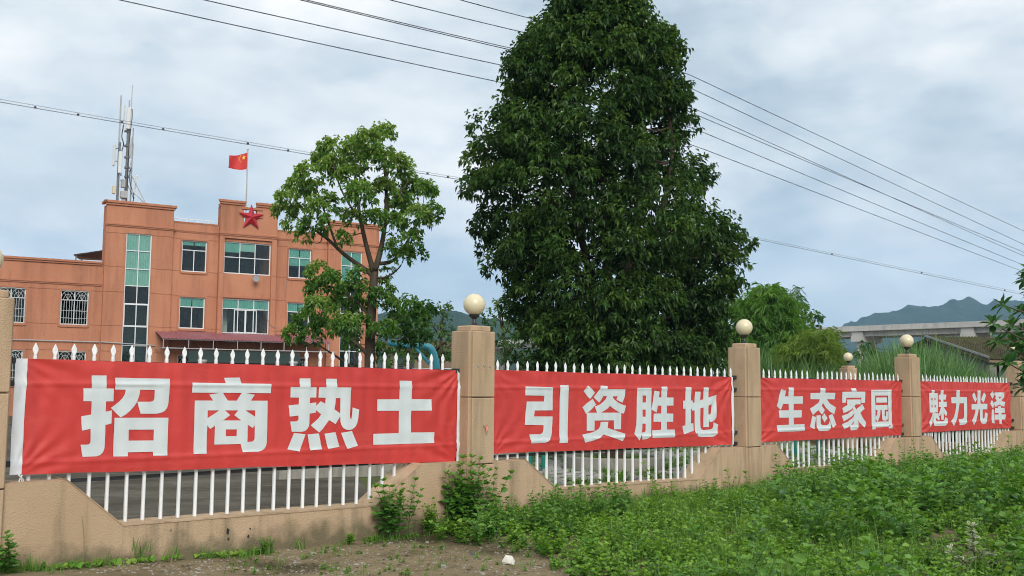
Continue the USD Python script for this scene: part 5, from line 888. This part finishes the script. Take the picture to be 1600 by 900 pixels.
# taller stalks standing out of the carpet
P, _ = weed_area(1500, r, -6.5, -.3); x, y = pxof(P); keep = (x > 1060) & (r.random(len(P)) < .20) | (x > 700) & (r.random(len(P)) < .03); keep &= ~((np.abs(x - 1520) < 80) & (y > 850)); P = place(P[keep]); n = len(P)
scatter('tall_weeds', [('spiky_weed', *herb(201, .72, 12, .125, .028, .5, 2, .3), M['l_low']), ('spiky_weed_001', *herb(202, .62, 10, .14, .060, .5, 3, .3), M['l_herb']), ('spiky_weed_002', *herb(203, .66, 9, .10, .050, .6, 4, .25), M['l_herb'])], P, r.uniform(0, 6.28, n), r.uniform(.55, 1.05, n), 'taller spiky weeds standing up out of the verge at the right', 'weeds', r.normal(0, .14, (n, 2)))
# grass among them
P, _ = weed_area(11500, r, -8.5, -.05); x, y = pxof(P); f = meshkit.fbm(P * .7, 3, 44); P = place(P[r.random(len(P)) < np.clip((f - .40) * 4, .08, .9) * np.where((x > 1040) & (x < 1260), 1.2, .55)]); n = len(P)
scatter('verge_grass', [(f'grass_tuft_{q}' if q else 'grass_tuft', *tuft(90 + q, 24, .32 + .07 * q, .0065, .045, .6 + .15 * q), M['l_grass']) for q in range(3)], P, r.uniform(0, 6.28, n), r.uniform(.6, 1.25, n), 'fresh green grass tufts mixed among the weeds of the verge', 'grass')
# sparse seedlings on the dirt and grass at the wall's foot
u = r.uniform(3.0, 9.0, 900); k = -np.abs(r.normal(0, .10, 900)) - .0 ; P = fence_m(np.stack([u, k, 0 * u], 1)); f = meshkit.fbm(P * 1.6, 3, 8); P = P[(f > .47) & (u < 5.2) | (f > .62)]; Q = []
for _ in range(330): x_, y_ = r.uniform(330, 900), r.uniform(845, 905); Q.append(on_ground(x_, y_))
Q = np.array(Q); P = place(np.vstack([P, Q[meshkit.fbm(Q * 2.2, 3, 18) > .50]])); n = len(P)
scatter('dirt_seedlings', [('grass_tuft', *tuft(101, 12, .13, .0045, .03, .6), M['l_grass']), ('seedling', *herb(102, .06, 3, .035, .018, 1.5, 2, .05), M['l_low']), ('grass_sprig', *tuft(103, 7, .22, .005, .02, .5), M['l_grass'])], P, r.uniform(0, 6.28, n), r.uniform(.5, 1.2, n), 'sparse grass and seedlings on the dirt at the foot of the wall', 'seedlings', which=r.choice(3, n, p=[.4, .45, .15]))
# gravel on the dirt
Q = np.array([on_ground(r.uniform(-60, 1000), 835 + 75 * r.random() ** .9) for _ in range(8000)]); u, k = uk(Q); Q = Q[(k < -.02) & (meshkit.fbm(Q * .9, 3, 61) > .42)]; Q[:, 2] = ground_h(Q[:, 0], Q[:, 1]); n = len(Q)
def pebble(seed): b = trimesh.creation.icosphere(1, .012); b.vertices *= 1 + .35 * (meshkit.noise(b.vertices * 90 + seed, seed)[:, None] - .5); b.vertices *= [1.2, 1, .6]; return b, np.zeros(len(b.vertices))
scatter('gravel', [('pebble', *pebble(1), M['paver']), ('pebble_001', *pebble(2), M['kerb']), ('pebble_002', *pebble(5), M['dirt'])], Q, r.uniform(0, 6.28, n), r.uniform(.25, 1.0, n) ** 1.8 * 1.1 * np.where(r.random(n) < .03, 2.6, 1), 'loose gravel and crumbs of stone on the bare dirt', 'gravel', which=r.choice(3, n, p=[.05, .35, .6]))
Q = np.array([on_ground(r.uniform(-40, 1000), 838 + 70 * r.random()) for _ in range(260)]); u, k = uk(Q); Q = Q[k < -.05]; Q[:, 2] = ground_h(Q[:, 0], Q[:, 1]) + .006; n = len(Q); lf = leaves([[0, 0, 0]], [[1, 0, .12]], [.055], [.026], .25, .1, 2, r=np.random.default_rng(1))
scatter('leaf_litter', [('dead_leaf', *lf, M['dry']), ('dead_leaf_001', *lf, M['bark'])], Q, r.uniform(0, 6.28, n), r.uniform(.4, 1.1, n), 'scattered dead brown leaves on the bare dirt', 'dead leaves')
# ------------------------------------------------------------------ plants that can be told apart
def plant(name, label, category, base, items, look, smooth=True):
    t = thing(name, label, category, base); ms, ts = [], []
    for off, sc, rot, (m_, t_) in items: q = m_.copy(); q.apply_scale(sc); q.apply_transform(trimesh.transformations.rotation_matrix(rot, ZV)); q.apply_translation(np.asarray(base) + off); ms.append(q); ts.append(t_)
    obj('foliage', cat(ms), M[look], t, tone=np.concatenate(ts)); return t
def on_wall(x, y, k=-.08): u, _ = on_plane(x, y, DV, NV, FD + k); p = fence(u, 0, k); p[2] = float(ground_h(p[0], p[1])); return p
def big_plant(name, label, x, y, hs, rw, look, seed, L=.12, W=.07, k=-.1, n=6):
    r = np.random.default_rng(seed); b = on_wall(x, y, k); it = []
    for q in range(n): it.append((DV * r.normal(0, rw) - NV * abs(r.normal(0, .05)) , r.uniform(.75, 1.1), r.uniform(0, 6.28), herb(seed * 7 + q, hs * r.uniform(.75, 1.05), 8, L, W, .7, 3, .2)))
    return plant(name, label, 'plant', b, it, look)
big_plant('wall_plant', 'tall leafy plant growing at the foot of the pillar between the first and second banners', 722, 820, .80, .17, 'l_herb', 3, .155, .085, n=12)
big_plant('wall_plant', 'bushy vine-like plant against the sloping end of the nearest low wall', 612, 838, .62, .07, 'l_herb', 4, .12, .072, n=7)
big_plant('wall_plant', 'small light green plant between the vine-like plant and the pillar', 665, 835, .42, .06, 'l_low', 6, .095, .055, n=5)
big_plant('wall_plant', 'leafy plant at the left edge of the picture, foot of the low wall', 4, 893, .36, .07, 'l_herb', 8, .11, .055, k=-.18, n=4)
big_plant('wall_plant', 'little rosette plant at the wall foot left of the vine-like plant', 546, 850, .10, .01, 'l_low', 9, .075, .03, n=2)
big_plant('wall_plant', 'small bushy weed at the wall foot under the fourth character', 418, 862, .15, .05, 'l_low', 10, .045, .02, n=5)
big_plant('wall_plant', 'upright weed with a large top leaf below the sloping wall under the second banner', 838, 800, .45, .05, 'l_herb', 12, .12, .06, k=-.3, n=2)
big_plant('wall_plant', 'yellow green weed leaning on the stained ledge under the second banner', 1025, 795, .42, .08, 'l_low', 13, .10, .05, k=-.12, n=4)
# heart-leaved creeper along the wall's foot
pxl = [(352, 886), (372, 893), (392, 880), (420, 889), (440, 886), (455, 893), (505, 893), (515, 860), (570, 890), (600, 886), (625, 893), (690, 878), (710, 890), (728, 868), (712, 893), (770, 886), (800, 896), (808, 872), (818, 893), (862, 885), (866, 869), (905, 893), (930, 880), (940, 890), (1018, 888), (1090, 884), (1135, 878), (1222, 880), (1252, 872), (1338, 862), (1395, 857), (1442, 858), (1490, 862), (1505, 868), (1480, 868)]
cr = np.random.default_rng(40); cp_ = []
for x, y in pxl: cp_.append(on_plane(x / 4, 780 + y / 8 * .96 + 4, DV, NV, FD - .06))
t = thing('creeper', 'heart-leaved light green creeper along the foot of the nearest low wall', 'creeper', on_wall(200, 887))
Pc = np.array([fence(u_, h_, -.06 - cr.uniform(0, .10)) for u_, h_ in cp_]); Pc[:, 2] = np.maximum(ground_h(Pc[:, 0], Pc[:, 1]) + .04, Pc[:, 2]); m_, t_ = heart(Pc, np.stack([cr.normal(0, .5, len(Pc)), cr.normal(0, .2, len(Pc)) - .2, -1 + 0 * Pc[:, 0]], 1), cr.uniform(.045, .068, len(Pc)), .25, cr.uniform(.3, 1, len(Pc)), cr)
obj('leaves', m_, M['l_heart'], t, tone=t_); o_ = np.argsort(Pc @ DV); Pg = Pc[o_].copy(); Pg[:, 2] = ground_h(Pg[:, 0], Pg[:, 1]) + .012; obj('runner', tube(Pg, .003, 4), M['stem'], t)
obj('stalks', cat([tube([a_, [a_[0], a_[1], float(ground_h(a_[0], a_[1]))]], .0018, 4) for a_ in Pc]), M['stem'], t, kind='stuff')
b = on_wall(128, 880); obj('dry_stalk', tube(smooth_line([b, b + [.01, 0, .2], b + [-.02, 0, .43]], 4), [.004] * 8 + [.002], 5), M['dry'], label='single dry brown stalk standing against the nearest low wall', category='stalk')
def grass_clump(label, x, y, L, n, seed, k=None, W=.010, bend=.7): 
    p = on_ground(x, y) if k is None else on_wall(x, y, k); p[2] = float(ground_h(p[0], p[1])); m_, t_ = tuft(seed, n, L, W, .05, bend); m_.apply_translation(p); tt = thing('grass_clump', label, 'grass', p); obj('blades', m_, M['l_grass'], tt, tone=t_)
grass_clump('thin grass clump against the low wall left of its stain', 55, 890, .22, 16, 121, -.08); grass_clump('upright grass clump below the lower corner of the nearest ledge', 222, 885, .34, 18, 122, -.06); grass_clump('grass clump at the wall foot right of the lower ledge corner', 262, 878, .26, 14, 123, -.06)
grass_clump('slim grass sprig at the wall foot under the character of four dots', 468, 858, .20, 10, 124, -.06); grass_clump('wide arching grass clump in front of the third low wall', 1262, 770, .75, 16, 125, -.5, .022, .8); grass_clump('bright tall grass tuft amid the weeds right of centre', 1198, 800, .5, 34, 126, None, .011, .55); grass_clump('broad bladed grass arching up from the dark weeds at the right', 1398, 850, .5, 12, 127, None, .022, .9)
grass_clump('tall reedy grass at the right edge of the verge', 1575, 790, .8, 18, 128, None, .02, .7)
# variegated shrub
vb = on_ground(1528, 905); vb[2] = float(ground_h(vb[0], vb[1])); t = thing('variegated_shrub', 'small shrub with cream edged variegated leaves in the weeds, lower right corner', 'shrub', vb); vr = np.random.default_rng(77); P, D, tops = [], [], []
for x, y, d in ((1519, 822, 0), (1519, 835, 0), (1518, 850, 0), (1535, 862, 0), (1550, 868, .1), (1500, 872, 0), (1485, 860, -.1), (1510, 880, 0), (1545, 880, .05), (1528, 872, -.05), (1492, 885, 0), (1556, 885, .1), (1522, 860, 0), (1480, 882, .05)):
    c = at(x, y, vb[1] + d); tops.append(c)
    for q in range(16): a = vr.uniform(0, 6.28); P.append(c + vr.normal(0, .016, 3)); D.append([np.cos(a), np.sin(a), vr.uniform(-.1, .8)])
P, D = np.array(P), unit(np.array(D)); L_ = vr.uniform(.035, .062, len(P)); m_, t_ = leaves(P, D, L_, L_ * .5, .06, .15, 2, np.zeros(len(P)), r=vr); t_ = np.tile([.5, .95, .05, .95, .95, .12, .95, .8], len(P)); obj('leaves', m_, M['l_cream'], t, tone=t_)
obj('stems', cat([tube([vb, (vb + c) / 2 + vr.normal(0, .012, 3), c], [.006, .004, .002], 5) for c in tops]), M['bark'], t)
# pale stone and a bottle cap on the dirt, white daisies among the weeds
sp_ = on_ground(795, 881); sp_[2] = float(ground_h(sp_[0], sp_[1])); ms = trimesh.convex.convex_hull(np.array([(-.055, 0, 0), (.055, -.03, 0), (.06, .02, .03), (.03, .02, .075), (-.03, .02, .085), (-.065, .0, .03), (.0, .06, .05), (.0, -.05, .02), (.05, .05, 0), (-.05, .05, 0)])); ms.apply_translation(sp_); obj('pale_stone', ms, M['stone'], label='pale angular stone on the dirt at the edge of the weeds', category='stone')
bc = on_ground(738, 866); bc[2] = float(ground_h(*bc[:2])); cap = revolve([(0, .012), (.013, .012), (.015, .010), (.015, 0), (0, 0)], bc, 14); obj('bottle_cap', cap, usdkit.material(stage, '/World/Looks/cap_look', {'p': ('principled_bsdf', {'base_color': (.02, .06, .35), 'roughness': .4})}, [], surface='p.BSDF'), label='tiny blue bottle cap on the dirt left of the pale stone', category='bottle cap')
fl_ = [(1247, 765), (1258, 762), (1270, 772), (1252, 790), (1262, 768), (1366, 766), (1375, 770), (1385, 765), (1268, 778), (1273, 783), (1224, 865), (1246, 850), (1293, 738), (1305, 737), (1282, 736), (1300, 733), (1480, 778), (1555, 770), (1310, 795), (1182, 800)]
fr = np.random.default_rng(3); parts = []
for x, y in fl_:
    g_ = on_ground(x, y + 8 if y > 750 else y + 30); c = at(x, y, g_[1] - .05); nn = unit(np.array([fr.normal(0, .3), -.5 + fr.normal(0, .2), .8])); e1 = unit(np.cross(nn, [1, .2, 0])); e2 = np.cross(nn, e1)
    for q in range(6): a = q * 1.047; d0 = e1 * np.cos(a) + e2 * np.sin(a); d1 = -e1 * np.sin(a) + e2 * np.cos(a); parts.append(raw([c, c + d0 * .012 + d1 * .007, c + d0 * .022, c + d0 * .012 - d1 * .007], [(0, 1, 2), (0, 2, 3)]))
obj('daisies', cat(parts), M['petal'], label='tiny white daisies scattered over the weeds before the third low wall', category='flowers', kind='stuff')
# ------------------------------------------------------------------ inside the yard
pv = []; vr = np.random.default_rng(55); lawn = Polygon([E1 + [.15, .1], far(20.5, .6), SIDE0[:2] + SIDED[:2] * 9 - SIDEN[:2] * .4, (3.5, 33), E2 + [.5, .5]])
x0, y0, x1, y1 = lawn.bounds
for i in range(int((x1 - x0) / .36)):
    for j in range(int((y1 - y0) / .36)):
        c = np.array([x0 + i * .36 + (j % 2) * .18, y0 + j * .36]) + vr.normal(0, .02, 2)
        if lawn.contains(shapely.Point(*c)) and np.hypot(*(c - TB[:2])) > 1.1 and vr.random() < .9: a = vr.uniform(.11, .16); b_ = vr.uniform(.10, .15); z_ = .012 + vr.uniform(.02, .05); pv.append((c, a, b_, z_, vr.normal(0, .12)))
vs, fs = [], []
for q, (c, a, b_, z_, an) in enumerate(pv):
    R2 = np.array([[math.cos(an), -math.sin(an)], [math.sin(an), math.cos(an)]]); lo_ = np.array([(-a, -b_), (a, -b_), (a, b_), (-a, b_)]) @ R2.T + c; hi_ = np.array([(-a + .025, -b_ + .025), (a - .025, -b_ + .025), (a - .025, b_ - .025), (-a + .025, b_ - .025)]) @ R2.T + c
    vs.append(np.vstack([np.column_stack([lo_, np.full(4, .005)]), np.column_stack([hi_, np.full(4, z_)])])); fs.append(np.array([(4, 5, 6), (4, 6, 7), (0, 1, 5), (0, 5, 4), (1, 2, 6), (1, 6, 5), (2, 3, 7), (2, 7, 6), (3, 0, 4), (3, 4, 7)]) + q * 8)
obj('paving_stones', raw(np.vstack(vs), np.vstack(fs)), M['paver'], label='grey paving stones with grass between them around the round planter', category='paving', kind='stuff')
Q = []
while len(Q) < 2600:
    c = np.array([vr.uniform(x0, x1), vr.uniform(y0, y1)])
    if lawn.contains(shapely.Point(*c)) and np.hypot(*(c - TB[:2])) > 1.05 and meshkit.fbm(np.array([[c[0] * .8, c[1] * .8, 0]]), 3, 9)[0] > .40: Q.append([*c, .012])
Q = np.array(Q); n = len(Q); scatter('yard_grass', [('grass_tuft', *tuft(111, 14, .14, .008, .05, .6), M['l_grass']), ('low_weed', *herb(112, .10, 4, .06, .03, 1.5, 3, .05), M['l_low'])], Q, vr.uniform(0, 6.28, n), vr.uniform(.5, 1.3, n), 'grass and weeds sprouting between the paving stones behind the fence', 'grass', which=vr.choice(2, n, p=[.6, .4]))
Q = np.array([[TB[0] + .8 * math.cos(a) * q, TB[1] + .8 * math.sin(a) * q, .165] for a, q in zip(vr.uniform(0, 6.28, 90), np.sqrt(vr.random(90)))]); n = len(Q); scatter('planter_weeds', [('low_weed', *herb(113, .10, 4, .05, .026, 1.5, 3, .05), M['l_low'])], Q, vr.uniform(0, 6.28, n), vr.uniform(.5, 1.2, n), 'low weeds covering the soil inside the round planter', 'weeds')
# tall silvergrass beyond the side fence
def reeds(seed, n=64, L=2.95): 
    r = np.random.default_rng(seed); a = r.uniform(0, 6.28, n); P = np.stack([r.normal(0, .30, n), r.normal(0, .30, n), r.uniform(0, .5, n)], 1); return blades(P, np.stack([np.cos(a) + .2, np.sin(a), 0 * a], 1), L * r.uniform(.5, 1.12, n), r.uniform(.04, .075, n), r.uniform(.15, 1.0, n), 6, r=r)
Q = []
while len(Q) < 1000:
    a, b_ = vr.uniform(-1.5, 26), vr.uniform(.7, 13) ; p = SIDE0 + SIDED * a + SIDEN * b_
    x_, y_ = pxof(p[None]); 
    if 1150 < x_[0] < 1640 and p[1] > 25.5 and p[1] < (37.5 if x_[0] > 1430 else 46): Q.append([p[0], p[1], 0])
Q = np.array(Q); n = len(Q); x_, _ = pxof(Q); hsc = np.interp(x_, [1180, 1250, 1320, 1350, 1400, 1440, 1480, 1520, 1560], [1.0, .92, .72, .80, 1.0, 1.08, .98, .78, .66]) * np.interp(Q[:, 1], [26, 34, 45], [.92, 1.08, 1.15])
scatter('tall_grass', [(f'reed_tuft_{q}' if q else 'reed_tuft', *reeds(140 + q), M['l_reed']) for q in range(4)], Q, vr.uniform(0, 6.28, n), hsc * vr.uniform(.8, 1.12, n), 'tall silvery green grass growing thick beyond the side fence', 'tall grass')
# ------------------------------------------------------------------ the air
HAZE = .00020
hz_ = bx(-4200, 4200, -3600, 5200, -8, 640); obj('haze', hz_, usdkit.material(stage, '/World/Looks/haze_look', {'v': ('principled_volume', {'color': (.34, .58, .86), 'density': HAZE, 'anisotropy': .0})}, [], volume='v.volume'), kind='stuff')
